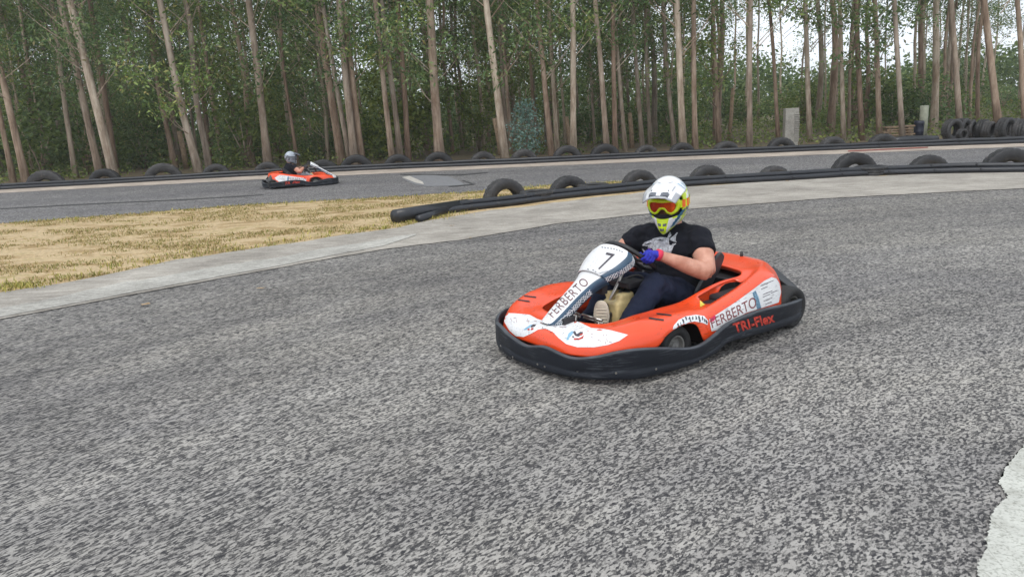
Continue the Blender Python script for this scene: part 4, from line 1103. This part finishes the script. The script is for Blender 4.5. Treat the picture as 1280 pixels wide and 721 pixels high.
# heap of upright tyres on the right
heap = [(1202, 150, 176, 29, 20, .26), (1218, 149, 174, 28, 38, .26), (1230, 151, 173, 26, 44, .26), (1241, 150.5, 172, 26, 40, .26), (1252, 153, 173, 24, 36, .24), (1222, 163, 178, 15, 15, .16), (1270, 148, 173, 30, 28, .28), (1284, 149, 172, 30, 40, .28), (1300, 150, 172, 30, 40, .28)]
hd_ = ['facing the camera with open hole, leftmost of the heap', 'leaning second in the heap', 'third in the heap, seen by its tread', 'fourth in the heap, seen by its tread', 'fifth in the heap, just before the gap', 'small one standing in front of the heap', 'wide one right of the gap in the heap', 'second one right of the gap in the heap', 'last one, cut by the right edge']
for k, (px, yt, yb, w, yaw, wd) in enumerate(heap):
    o = tyre(px, yt, yb, w, yaw, wd, 'black tyre standing beside the wood, '+hd_[k], 'heap of standing tyres at the right')
    o.location.y += .5+.12*(k % 3); o.location.z = max(o.location.z, .05)+.02
# ================================================================== POSTS, PILLAR, PLANKS, FENCE
wood = plain('weathered_post_wood', (.33, .23, .15), .9, 0, .3, 12, .4, 30)
concp = mk_concrete('pillar_concrete', (.26, .25, .22), (.42, .40, .36), 3)
fence = empty('wire_fence', at(330, 205))
tag(fence, 'low wire fence on rough wooden posts along the foot of the wood', 'fence')
fp = [((116, 217), (106, 167), 8), ((233, 214), (224, 164), 7), ((337, 205), (330, 170), 9), ((446, 200), (435, 155), 6), ((537, 198), (530, 149), 6), ((626, 197), (618, 148), 7), ((712, 190), (708, 146), 6), ((790, 188), (787, 141), 6), ((911, 181), (916, 110), 5)]
pp = []
for (b_, t, w) in fp:
    P = at(b_[0], b_[1]-4); P.z = -.05; y = P.y; T = aty(t[0], t[1], y); B = aty(b_[0], b_[1]-4, y)
    r = w/2/FP*y
    g = G(); mid_ = P.lerp(T, .5)+Vector((r*.2, 0, 0)); g.tube([P-fence.location, mid_-fence.location, T-fence.location], [r, r*.93, r*.85], 9); g.build('post', wood, fence, True)
    pp.append(P)
for h in (.35, .65, .95, 1.25):
    g = G(); pts = []
    ext = [pp[0]+(pp[0]-pp[1])*2]+pp+[pp[-1]+Vector((2, -.3, 0))]
    for a, c in zip(ext, ext[1:]):
        for k in range(4): q = a.lerp(c, k/4); pts.append(Vector((q.x, q.y, h-.05*math.sin(PI*k/4)))-fence.location)
    g.tube(pts, .0025, 5); g.build('wire', M['dark'], fence, True)
# grooved concrete pillar
P = at(997, 184); P.y += .6; T = aty(997, 135, P.y).z; w = 8.2/FP*P.y
g = G(); g.box((P.x-w, P.y-.1, -.05), (P.x+w, P.y+.12, T))
for k in range(16): z = .15+(T-.3)*k/16; g.box((P.x+w*.35, P.y-.125, z), (P.x+w+.02, P.y+.10, z+(T/32)))
o = g.build('concrete_pillar', concp, bevel=.01); tag(o, 'pale concrete pillar with notched side standing behind the far pipe barrier', 'pillar')
P = at(1176, 176); P.y += 1.0; T = aty(1177, 131, P.y).z; r = 5/FP*P.y
g = G(); g.tube([(P.x, P.y, -.05), (P.x+.01, P.y, T*.5), (P.x, P.y, T)], [r, r*.95, r*.97], 14); o = g.build('round_post', plain('post_render', (.24, .25, .19), .85, 0, .3, 6), None, True); tag(o, 'round pale green-grey post beside the heap of tyres', 'post')
stack = empty('plank_stack', at(1142, 178)+Vector((0, .9, 0))); tag(stack, 'low stack of rough wooden planks between the far tyres and the round post', 'planks')
wd2 = plain('rough_plank_wood', (.20, .14, .09), .9, 0, .35, 9)
for k in range(6):
    g = G(); z = .03+.075*k//.01*.01; L_ = random.uniform(.40, .52); x = random.uniform(-.05, .05)
    g.box((x-L_, -.1, z), (x+L_, .15, z+.045), rot=Matrix.Rotation(random.uniform(-.05, .05), 3, 'Z') @ Matrix.Rotation(random.uniform(-.02, .02), 3, 'Y')); g.build('plank', wd2, stack, bevel=.004)
for x in (-.3, .3): g = G(); g.box((x-.04, -.08, 0), (x+.04, .12, .44)); g.build('batten', wd2, stack)
P = at(1166, 176); P.y += .8
g = G(); g.lathe([(.001, 0), (.13, 0), (.14, .03), (.14, .22), (.15, .24), (.14, .26), (.14, .46), (.15, .48), (.13, .56), (.001, .56)], (P.x, P.y, 0), 'Z', 20); o = g.build('plastic_drum', plain('dark_blue_drum_plastic', (.010, .013, .028), .5), None, True); tag(o, 'small dark blue drum between the plank stack and the round post', 'drum')
P = at(1150, 181); P.y += .5
g = G(); g.tube([P+Vector((-.75, 0, .10)), P+Vector((-.2, 0, .12)), P+Vector((.4, 0, .11)), P+Vector((.75, 0, .09))], [.10, .11, .11, .10], 12); o = g.build('rubber_pipe', M['pipe'], None, True); tag(o, 'thick black pipe length lying in front of the plank stack', 'pipe', 'loose pipe lengths')

# ================================================================== GRASS ON THE INFIELD
m, nt, b = nodes('grass_blades'); gi = N(nt, 'ShaderNodeNewGeometry')
c1 = ramp(nt, gi.outputs['Random Per Island'], [(0, (.14, .16, .03)), (.45, (.30, .25, .08)), (.75, (.48, .35, .17)), (1, (.60, .46, .28))])
nt.links.new(c1, b.inputs['Base Color']); b.inputs['Roughness'].default_value = .9; M['grass'] = m
m, nt, b = nodes('green_weed_blades'); gi = N(nt, 'ShaderNodeNewGeometry')
nt.links.new(ramp(nt, gi.outputs['Random Per Island'], [(0, (.12, .15, .02)), (.5, (.32, .30, .06)), (1, (.55, .45, .14))]), b.inputs['Base Color']); b.inputs['Roughness'].default_value = .9; M['weed'] = m
rg = random.Random(11)
def blades(name, spots, mat, label, hmin, hmax, w):
    vs = []; fs = []
    for p in spots:
        a = rg.random()*2*PI; h = rg.uniform(hmin, hmax); ln = rg.uniform(.3, 1.3)*h
        d = Vector((math.cos(a), math.sin(a), 0)); s = Vector((-d.y, d.x, 0))*w*.5; n_ = len(vs)
        vs += [p-s, p+s, p+d*ln*.4+Vector((0, 0, h*.7))+s*.7, p+d*ln*.4+Vector((0, 0, h*.7))-s*.7, p+d*ln+Vector((0, 0, h))]
        fs += [(n_, n_+1, n_+2, n_+3), (n_+3, n_+2, n_+4)]
    o = link(name, mesh(name, vs, fs), mat); return tag(o, label, 'grass', kind='stuff')
def infield_pt(bias=None):
    while True:
        x = rg.uniform(-100, 850); t = rg.random()
        if bias == 'edge': t = min(1, abs(rg.gauss(0, .05))) if rg.random() < .5 else 1-abs(rg.gauss(0, .045))
        a = at(x, interp(LB, x)); c = at(x, interp(LC, x))
        if x > 585 and t < .35: continue
        p = a.lerp(c, max(-.02, min(1.02, t))); p.z = .004
        k = noise.noise(Vector((p.x*.9, p.y*1.6, 0)))+.5*noise.noise(Vector((p.x*3, p.y*4, 2)))
        if bias == 'edge' or k > rg.uniform(-.12, .30): return p
spots = []
for _ in range(9500):
    c = infield_pt(); 
    for q in range(4): spots.append(c+Vector((rg.gauss(0, .03), rg.gauss(0, .03), 0)))
blades('dry_grass', spots, M['grass'], 'dry yellow grass on the bare earth between the two tracks', .008, .035, .010)
def ok(p, e):
    return True
spots = []
for _ in range(520):
    c = infield_pt('edge')
    for q in range(5): spots.append(c+Vector((rg.gauss(0, .03), rg.gauss(0, .03), 0)))
for (px, py, n_) in ((560, 262, 220), (525, 273, 260), (548, 268, 160), (25, 358, 260), (600, 247, 200), (670, 236, 200), (500, 278, 160)):
    for _ in range(n_):
        c = at(px+rg.gauss(0, 14), py+rg.gauss(0, 2.0)); spots.append(c)
blades('green_weeds', spots, M['weed'], 'greenish weeds along the edges of the dry grass', .015, .06, .010)

# ================================================================== TREES
m, nt, b = nodes('eucalyptus_bark'); v = coords(nt, scale=(1, 1, .16))
oi = N(nt, 'ShaderNodeObjectInfo')
c1 = ramp(nt, noi(nt, v, 5, 7, .7, .6), [(.28, (.12, .09, .07)), (.42, (.29, .23, .18)), (.56, (.45, .38, .31)), (.72, (.60, .54, .46))])
c2 = ramp(nt, oi.outputs['Random'], [(0, (.62, .50, .44)), (.3, (.95, .84, .76)), (.6, (.78, .76, .74)), (1, (1.3, 1.27, 1.2))])
c3 = ramp(nt, noi(nt, coords(nt, scale=(1, 1, .45)), 1.6, 6, .7), [(.36, (.66, .60, .55)), (.48, (1, 1, 1)), (.62, (1.15, 1.15, 1.15)), (.72, (.80, .72, .66))])
c2 = mixc(nt, 1, c2, c3, 'MULTIPLY')
nt.links.new(mixc(nt, 1, c1, c2, 'MULTIPLY'), b.inputs['Base Color']); b.inputs['Roughness'].default_value = .9
bump(nt, b, noi(nt, v, 16, 5, .7), .6, .03); M['bark'] = m
def mk_leaf(name, stops, tr=.25):
    m, nt, b = nodes(name); gi = N(nt, 'ShaderNodeNewGeometry'); oi = N(nt, 'ShaderNodeObjectInfo')
    c = ramp(nt, gi.outputs['Random Per Island'], stops)
    c = mixc(nt, 1, c, ramp(nt, oi.outputs['Random'], [(0, (.65, .75, .7)), (.5, (1, 1, 1)), (1, (1.5, 1.35, 1.0))]), 'MULTIPLY')
    nt.links.new(c, b.inputs['Base Color']); b.inputs['Roughness'].default_value = .55
    t = N(nt, 'ShaderNodeBsdfTranslucent'); nt.links.new(c, t.inputs[0])
    mx = N(nt, 'ShaderNodeMixShader'); mx.inputs[0].default_value = tr
    nt.links.new(b.outputs[0], mx.inputs[1]); nt.links.new(t.outputs[0], mx.inputs[2]); nt.links.new(mx.outputs[0], nt.nodes['Material Output'].inputs[0])
    return m
M['leaf'] = mk_leaf('eucalyptus_leaf', [(0, (.07, .13, .045)), (.5, (.14, .23, .075)), (.85, (.22, .30, .10)), (1, (.30, .26, .13))])
M['bush'] = mk_leaf('bush_leaf', [(0, (.07, .12, .03)), (.5, (.15, .21, .055)), (1, (.25, .30, .08))], .4)
M['blueleaf'] = mk_leaf('young_eucalyptus_leaf', [(0, (.13, .24, .19)), (.5, (.22, .37, .31)), (1, (.36, .50, .45))], .2)
rt = random.Random(21)
def leafquads(centres, per, sig, size, asp=.35, droop=.6, rnd=rt):
    vs = []; fs = []
    for c in centres:
        for _ in range(per):
            p = c+Vector((rnd.gauss(0, sig), rnd.gauss(0, sig), rnd.gauss(0, sig*.8)))
            d = Vector((rnd.gauss(0, 1), rnd.gauss(0, 1), rnd.gauss(-droop, .7))).normalized()
            s = d.cross(Vector((rnd.gauss(0, 1), rnd.gauss(0, 1), rnd.gauss(0, 1)))).normalized()
            L_ = size*rnd.uniform(.6, 1.4); w = L_*asp; n_ = len(vs)
            vs += [p, p+d*L_*.5+s*w*.5, p+d*L_, p+d*L_*.5-s*w*.5]; fs.append((n_, n_+1, n_+2, n_+3))
    return vs, fs
def crown_mesh(name, h0, h1, rad, nb, per, size, mat, sig=.42, limbs=True):
    cs = []; limb = []
    for _ in range(nb):
        t = rt.random(); z = h0+(h1-h0)*t; r = rad*(.30+.9*math.sin(PI*min(1, t*.9+.1)))*math.sqrt(rt.random()); a = rt.random()*2*PI
        e = Vector((r*math.cos(a), r*math.sin(a), z)); cs.append(e)
        if r > .4: limb.append(e)
        if rt.random() < .6: cs.append(e*.75+Vector((0, 0, z*.25-.2))+Vector((rt.gauss(0, .3), rt.gauss(0, .3), 0)))
    vs, fs = leafquads(cs, per, sig, size)
    me = mesh(name, vs, fs); me.materials.append(mat)
    g = G()
    for e in limb[:26]:
        st = Vector((0, 0, max(h0*.6, e.z-.5-abs(e.x)*.8))); md = st.lerp(e, .5)+Vector((0, 0, -.12))
        g.tube([st, md, e], [.018, .011, .004], 5, cap=False)
    lm = mesh('limb', g.v, g.f, True); lm.materials.append(M['bark'])
    return me, lm
def trunk_mesh(H, r0, r1, lean, bend, seed, seg=9, kink=0):
    rn = random.Random(seed); pts = []; rr = []; n_ = 16
    for i in range(n_+1):
        t = i/n_; z = H*t
        w = Vector((noise.noise(Vector((seed*3.1, t*4, 0))), noise.noise(Vector((seed*1.7, t*4, 9))), 0))*bend
        pts.append(Vector((lean[0]*z, lean[1]*z, z))+w*min(1, t*3)); fl = 1+.28*math.exp(-z/.22)
        rr.append((r0+(r1-r0)*t**.8)*fl)
    g = G(); g.tube(pts, rr, seg, up=(1, 0, 0)); return g, pts
CR = [crown_mesh('crown', 2.8+.6*k, 11+1.2*k, 1.8+.12*k, 40, 66, .145, M['leaf'], .27) for k in range(5)]
CRL = [crown_mesh('crown', 1.6+.5*k, 11, 1.9, 56, 84, .14, M['leaf'], .34) for k in range(3)]
CRB = [crown_mesh('crown', 2.0+.7*k, 9, 2.1, 54, 90, .155, M['bush'], .42) for k in range(2)]
def put_tree(P, trunk_me, cm, label, group, rz=None, s=1, lean=(0, 0), name='eucalyptus_tree', cz=0):
    root = empty(name, P, rz if rz is not None else 0)
    tk = bpy.data.objects.new('trunk', trunk_me); COL.objects.link(tk); tk.parent = root
    if cm:
        for nm, me_ in (('crown', cm[0]), ('limbs', cm[1])):
            o = bpy.data.objects.new(nm, me_); COL.objects.link(o); o.parent = root
            # the crown follows the lean of its stem
            o.matrix_local = Matrix(((1, 0, lean[0], 0), (0, 1, lean[1], 0), (0, 0, 1, cz), (0, 0, 0, 1)))
    root.scale = (s, s, s)
    return tag(root, label, 'tree', group)
# trunks that stand out: base px, point px higher up, width px at the base, metres behind the barrier
front = [((18, 216), (2, 155), 8, 2.5), ((34, 217), (4, 110), 11, 1.5), ((96, 217), (76, 90), 8, 3), ((127, 214), (90, 68), 11, 2.2), ((144, 214), (90, 20), 14, .9), ((147, 212), (114, 0), 9, 4.5),
 ((250, 214), (219, 100), 12, .9), ((263, 207), (238, 60), 10, 1.8), ((336, 203), (316, 40), 12, 2.0), ((428, 198), (405, 60), 13, 2.6), ((439, 196), (405, 20), 8, 1.6), ((444, 195), (422, 5), 12, 1.0), ((453, 195), (432, 20), 11, 1.3),
 ((491, 196), (470, 10), 9, 1.0), ((502, 196), (480, 20), 9, 1.4), ((511, 195), (498, 20), 9, 1.8), ((550, 193), (537, 5), 15, .8), ((632, 197), (608, 8), 12, .7), ((640, 192), (629, 40), 7, 4), ((690, 190), (672, 10), 10, 1.8),
 ((697, 187), (687, 20), 8, 2.6), ((717, 186), (715, 5), 11, 1.2), ((759, 184), (745, 5), 10, 1.2), ((769, 183), (767, 5), 9, 1.7), ((782, 183), (772, 60), 7, 2.6), ((803, 182), (793, 40), 8, 3.4), ((813, 180), (806, 10), 7, 4.5), ((843, 180), (832, 50), 8, 3.6),
 ((854, 179), (846, 5), 12, 1.3), ((869, 178), (868, 5), 10, 1.6), ((899, 176), (893, 60), 8, 3.6), ((937, 177), (938, 5), 10, 1.0), ((973, 172), (967, 60), 7, 3.8), ((1012, 170), (1008, 30), 9, 3.2), ((1054, 172), (1052, 60), 8, 2.8), ((1077, 170), (1073, 50), 9, 3.0), ((1099, 169), (1095, 40), 9, 2.8),
 ((1128, 167), (1119, 8), 9, 1.6), ((1200, 158), (1190, 5), 10, 3.2), ((1249, 156), (1230, 0), 12, 3.2), ((1281, 156), (1273, 0), 9, 3.2)]
looks = {4: 'thick reddish trunk leaning far left, between two sunken tyres', 5: 'slim grey trunk behind the thick leaning one', 6: 'pale crooked trunk leaning over a wooden post, left part', 11: 'tall pale trunk in a close clump left of centre', 16: 'thickest pale upright trunk left of centre', 17: 'whitish trunk left of the blue-green sapling', 21: 'straight light brown trunk right of the blue-green sapling', 28: 'thick straight light trunk above the helmet', 31: 'clean slim light trunk left of the concrete pillar'}
random.seed(5)
for k, (b_, t, w, back) in enumerate(front):
    yb = interp(FB, b_[0])-4; P = at(b_[0], yb); s_ = (P.y+back)/P.y; P = Vector((P.x*s_, P.y+back, 0)); P.z = -.05
    B0 = P; T = aty(t[0], t[1], P.y); lean = ((T.x-P.x)/(T.z-P.z), 0)
    r0 = w*(.40 if b_[0] < 640 else .36)/FP*P.y; H = random.uniform(14, 19)
    lean = (lean[0], random.uniform(-.01, .02))
    g, pts = trunk_mesh(H, r0, r0*.35, lean, .10 if k not in (6, 7) else .45, k+3, 12)
    me = mesh('trunk', g.v, g.f, True); me.materials.append(M['bark'])
    cm = random.choice(CR)
    lk = looks.get(k, ['slender', 'brownish', 'thin grey', 'ragged-barked'][k % 4]+' eucalyptus in the front row')
    lb_ = lk if k in looks else lk+', '+ordn[k]+' from the left'
    put_tree(P, me, cm, lb_, 'front row of eucalyptus trees', lean=lean, cz=random.uniform(-1.2, .8))
TKM = []
for k in range(7):
    g, pts = trunk_mesh(15, .060+.013*k, .025, (random.uniform(-.05, .02), 0), .35, 50+k, 7)
    me = mesh('trunk', g.v, g.f, True); me.materials.append(M['bark']); TKM.append(me)
placed = []
cnt = 0
for _ in range(4000):
    y = random.uniform(27, 58); x = random.uniform(-.80*y-2, .78*y+2)
    pr_ = x/y
    if any((x-a)**2+(y-c)**2 < 1.1 for a, c in placed): continue
    # the wood reaches further forward on the left, and is thinner on the right
    if y < 30-.0*x and pr_ < -.2: pass
    if pr_ > .1 and random.random() < (.20 if y < 36 else .45): continue
    placed.append((x, y)); cnt += 1
    sgap = pr_ > .28 and pr_ < .75
    left = pr_ < -.12
    r = random.random()
    if left: cm = random.choice(CRL+CR) if r < .72 else random.choice(CRB)
    elif sgap: cm = random.choice(CR[1:]) if r < .6 else None
    else: cm = random.choice(CR) if r < .72 else random.choice(CRL+CRB)
    if cm is None: cm = CR[4]
    zone = 'left part' if pr_ < -.2 else 'middle' if pr_ < .2 else 'right part'
    dz = 'just behind the front row' if y < 36 else 'in the middle of the wood' if y < 46 else 'at the back of the wood'
    put_tree((x, y, -.05), random.choice(TKM), cm, 'slender eucalyptus %s, %s of view' % (dz, zone), 'slender trees %s, %s' % (dz, zone), random.uniform(-.5, .5), random.uniform(.85, 1.15), cz=random.uniform(-1.2, .8) if not sgap else random.uniform(-.4, 2.0))
    if cnt >= 125: break
# bare thin stems between them
thin = []
for k in range(4):
    g, pts = trunk_mesh(15, .045+.014*k, .02, (random.uniform(-.05, .02), 0), .3, 80+k, 6)
    me = mesh('trunk', g.v, g.f, True); me.materials.append(M['bark']); thin.append(me)
HI = [crown_mesh('crown', 6.5, 13, 1.3, 26, 50, .15, M['leaf'], .34) for k in range(2)]
cnt = 0
for _ in range(900):
    y = random.uniform(26.5, 46); x = random.uniform(-.72*y, .74*y)
    if any((x-a)**2+(y-c)**2 < .5 for a, c in placed): continue
    placed.append((x, y)); cnt += 1; zone = 'left part' if x/y < -.2 else 'middle' if x/y < .2 else 'right part'
    put_tree((x, y, -.05), random.choice(thin), random.choice(HI), 'thin bare-stemmed young eucalyptus among the thicker trunks, %s of view' % zone, 'thin young stems, '+zone, random.uniform(-.5, .5), random.uniform(.85, 1.15))
    if cnt >= 75: break
# bushes under the trees
SH = []
for k in range(4):
    cs = []
    for _ in range(26):
        a = rt.random()*2*PI; r = math.sqrt(rt.random())*.9; z = rt.uniform(.2, 1.5+.4*k)*(1-.4*r); cs.append(Vector((r*math.cos(a), r*math.sin(a), z)))
    vs, fs = leafquads(cs, 60, .22, .13, .5, .1); me = mesh('foliage', vs, fs); me.materials.append(M['bush'] if k % 2 else M['leaf']); SH.append(me)
g = G()
for q in range(5): a = q*1.3; g.tube([(0, 0, 0), (.1*math.cos(a), .1*math.sin(a), .5), (.4*math.cos(a), .4*math.sin(a), 1.3)], [.03, .022, .008], 5)
STM = mesh('stem', g.v, g.f, True); STM.materials.append(M['bark'])
for k in range(120):
    y = random.uniform(26.5, 52) if k < 90 else random.uniform(50, 60); x = random.uniform(-.78*y, .76*y)
    if x/y < -.1 and random.random() < .3: y *= .93
    root = empty('bush', (x, y, -.05), random.random()*6); s_ = random.uniform(.6, 1.35)*(1.15 if x/y < -.1 else 1); root.scale = (s_, s_, s_)
    for nm, me_ in (('foliage', SH[k % 4]), ('stem', STM)):
        o = bpy.data.objects.new(nm, me_); COL.objects.link(o); o.parent = root
    zone = 'left part' if x/y < -.2 else 'middle' if x/y < .2 else 'right part'
    tag(root, 'leafy green bush under the trees, %s of view' % zone, 'bush', 'bushes under the trees, '+zone)
# dense far wood, one mass
cs = []
for _ in range(1150):
    y = rt.uniform(60, 78); u = rt.uniform(-.82, .82); x = u*y
    top = (5.6 if u < -.45 else 6.4) if u < -.15 else 4.5+1.5*noise.noise(Vector((u*9, 0, 0)))-(1.0 if u > .25 else 0)
    top += 3.4*noise.noise(Vector((u*14, 3, 0)))
    cs.append(Vector((x, y, rt.random()**.8*top)))
vs, fs = leafquads(cs, 60, .85, .42, .55, .2)
o = link('far_wood', mesh('far_wood', vs, fs), M['bush']); tag(o, 'mass of paler green foliage closing the back of the wood', 'woodland', kind='stuff')
# understory litter: fallen leaves and low growth
cs = []
for _ in range(1400):
    y = rt.uniform(23, 50); x = rt.uniform(-.8, .8)*y; e = interp([(-20, 25), (-2, 25.2), (4, 24.5), (14, 20)], x)
    if y < e+.3: continue
    cs.append(Vector((x, y, .08)))
vs, fs = leafquads(cs, 34, .22, .12, .5, .0)
o = link('undergrowth', mesh('undergrowth', vs, fs), M['bush']); tag(o, 'low undergrowth on the floor of the wood', 'undergrowth', kind='stuff')
# blue-green sapling
P = at(659, 196); P = Vector((P.x*1.03, P.y*1.03, -.05)); s_ = P.y/FP; hh = 62*s_
root = empty('eucalyptus_sapling', P); tag(root, 'bushy blue-green young eucalyptus in front of the brown trunks', 'sapling')
g = G(); g.tube([(0, 0, 0), (.03, 0, hh*.5), (0, 0, hh)], [.03, .02, .006], 7); cs = []
for q in range(44):
    z = hh*(.06+.94*(q/44)); r = (29*s_)*(1.0-.55*(z/hh)**1.5)*rt.uniform(.4, 1.0); a = q*2.4
    e = Vector((r*math.cos(a), r*math.sin(a), z+.12)); g.tube([(0, 0, z-.05), e*.5+Vector((0, 0, z*.5)), e], [.012, .008, .004], 5)
    for t in (.45, .7, .9, 1.05): cs.append(Vector((e.x*t, e.y*t, z-.05+.2*t)))
g.build('trunk', M['bark'], root, True)
vs, fs = leafquads(cs, 9, .09, .085, .6, .0); crn = link('crown', mesh('crown', vs, fs), M['blueleaf'], root)

# ================================================================== AIR
if HAZE:
    g = G(); g.box((-405, -205, -1.05), (405, 705, 24)); m = bpy.data.materials.new('haze_air'); m.use_nodes = True; nt = m.node_tree
    nt.nodes.remove(nt.nodes['Principled BSDF']); pv = nt.nodes.new('ShaderNodeVolumePrincipled')
    pv.inputs['Color'].default_value = (.93, .95, .97, 1); pv.inputs['Density'].default_value = HAZE; pv.inputs['Anisotropy'].default_value = .3
    nt.links.new(pv.outputs[0], nt.nodes['Material Output'].inputs['Volume'])
    o = g.build('haze', m); tag(o, 'thin pale haze in the air over the track and the wood', 'haze', kind='stuff')
    scene.cycles.volume_bounces = 1
# ================================================================== LIGHT AND SKY
w = bpy.data.worlds.new('World'); scene.world = w; w.use_nodes = True; nt = w.node_tree
bg = nt.nodes['Background']; sky = nt.nodes.new('ShaderNodeTexSky'); sky.sky_type = 'NISHITA'; sky.sun_disc = False
SE, SA = R(58), R(200)   # sun high behind-left of the camera
sky.sun_elevation = SE; sky.sun_rotation = SA; sky.air_density = 1.0; sky.dust_density = 4.0; sky.ozone_density = 1
tc = nt.nodes.new('ShaderNodeTexCoord'); mp = nt.nodes.new('ShaderNodeMapping'); mp.inputs['Scale'].default_value = (1, 1, 2.4); nt.links.new(tc.outputs['Generated'], mp.inputs[0])
cl = noi(nt, mp.outputs[0], 3.2, 7, .6)
cf = ramp(nt, cl, [(.34, (.55, .55, .55)), (.62, (1, 1, 1))])
hs = N(nt, 'ShaderNodeSeparateColor'); nt.links.new(cf, hs.inputs[0])
nt.links.new(mixc(nt, hs.outputs[0], sky.outputs[0], (11.0, 11.8, 12.8)), bg.inputs[0]); bg.inputs[1].default_value = .10
sd = bpy.data.lights.new('sun', 'SUN'); so = bpy.data.objects.new('sun', sd); COL.objects.link(so)
sd.energy = 1.1; sd.angle = R(14); sd.color = (1, .96, .9)
# direction towards the sun; Nishita rotation is measured from +Y clockwise seen from above
dv = Vector((math.sin(SA)*math.cos(SE), math.cos(SA)*math.cos(SE), math.sin(SE)))
so.rotation_euler = dv.to_track_quat('Z', 'Y').to_euler()
vsn = scene.view_settings; vsn.view_transform = 'Standard'; vsn.look = 'None'; vsn.exposure = 0.25; vsn.gamma = 1
scene.cycles.max_bounces = 6; scene.cycles.transparent_max_bounces = 4
scene.cycles.use_denoising = True
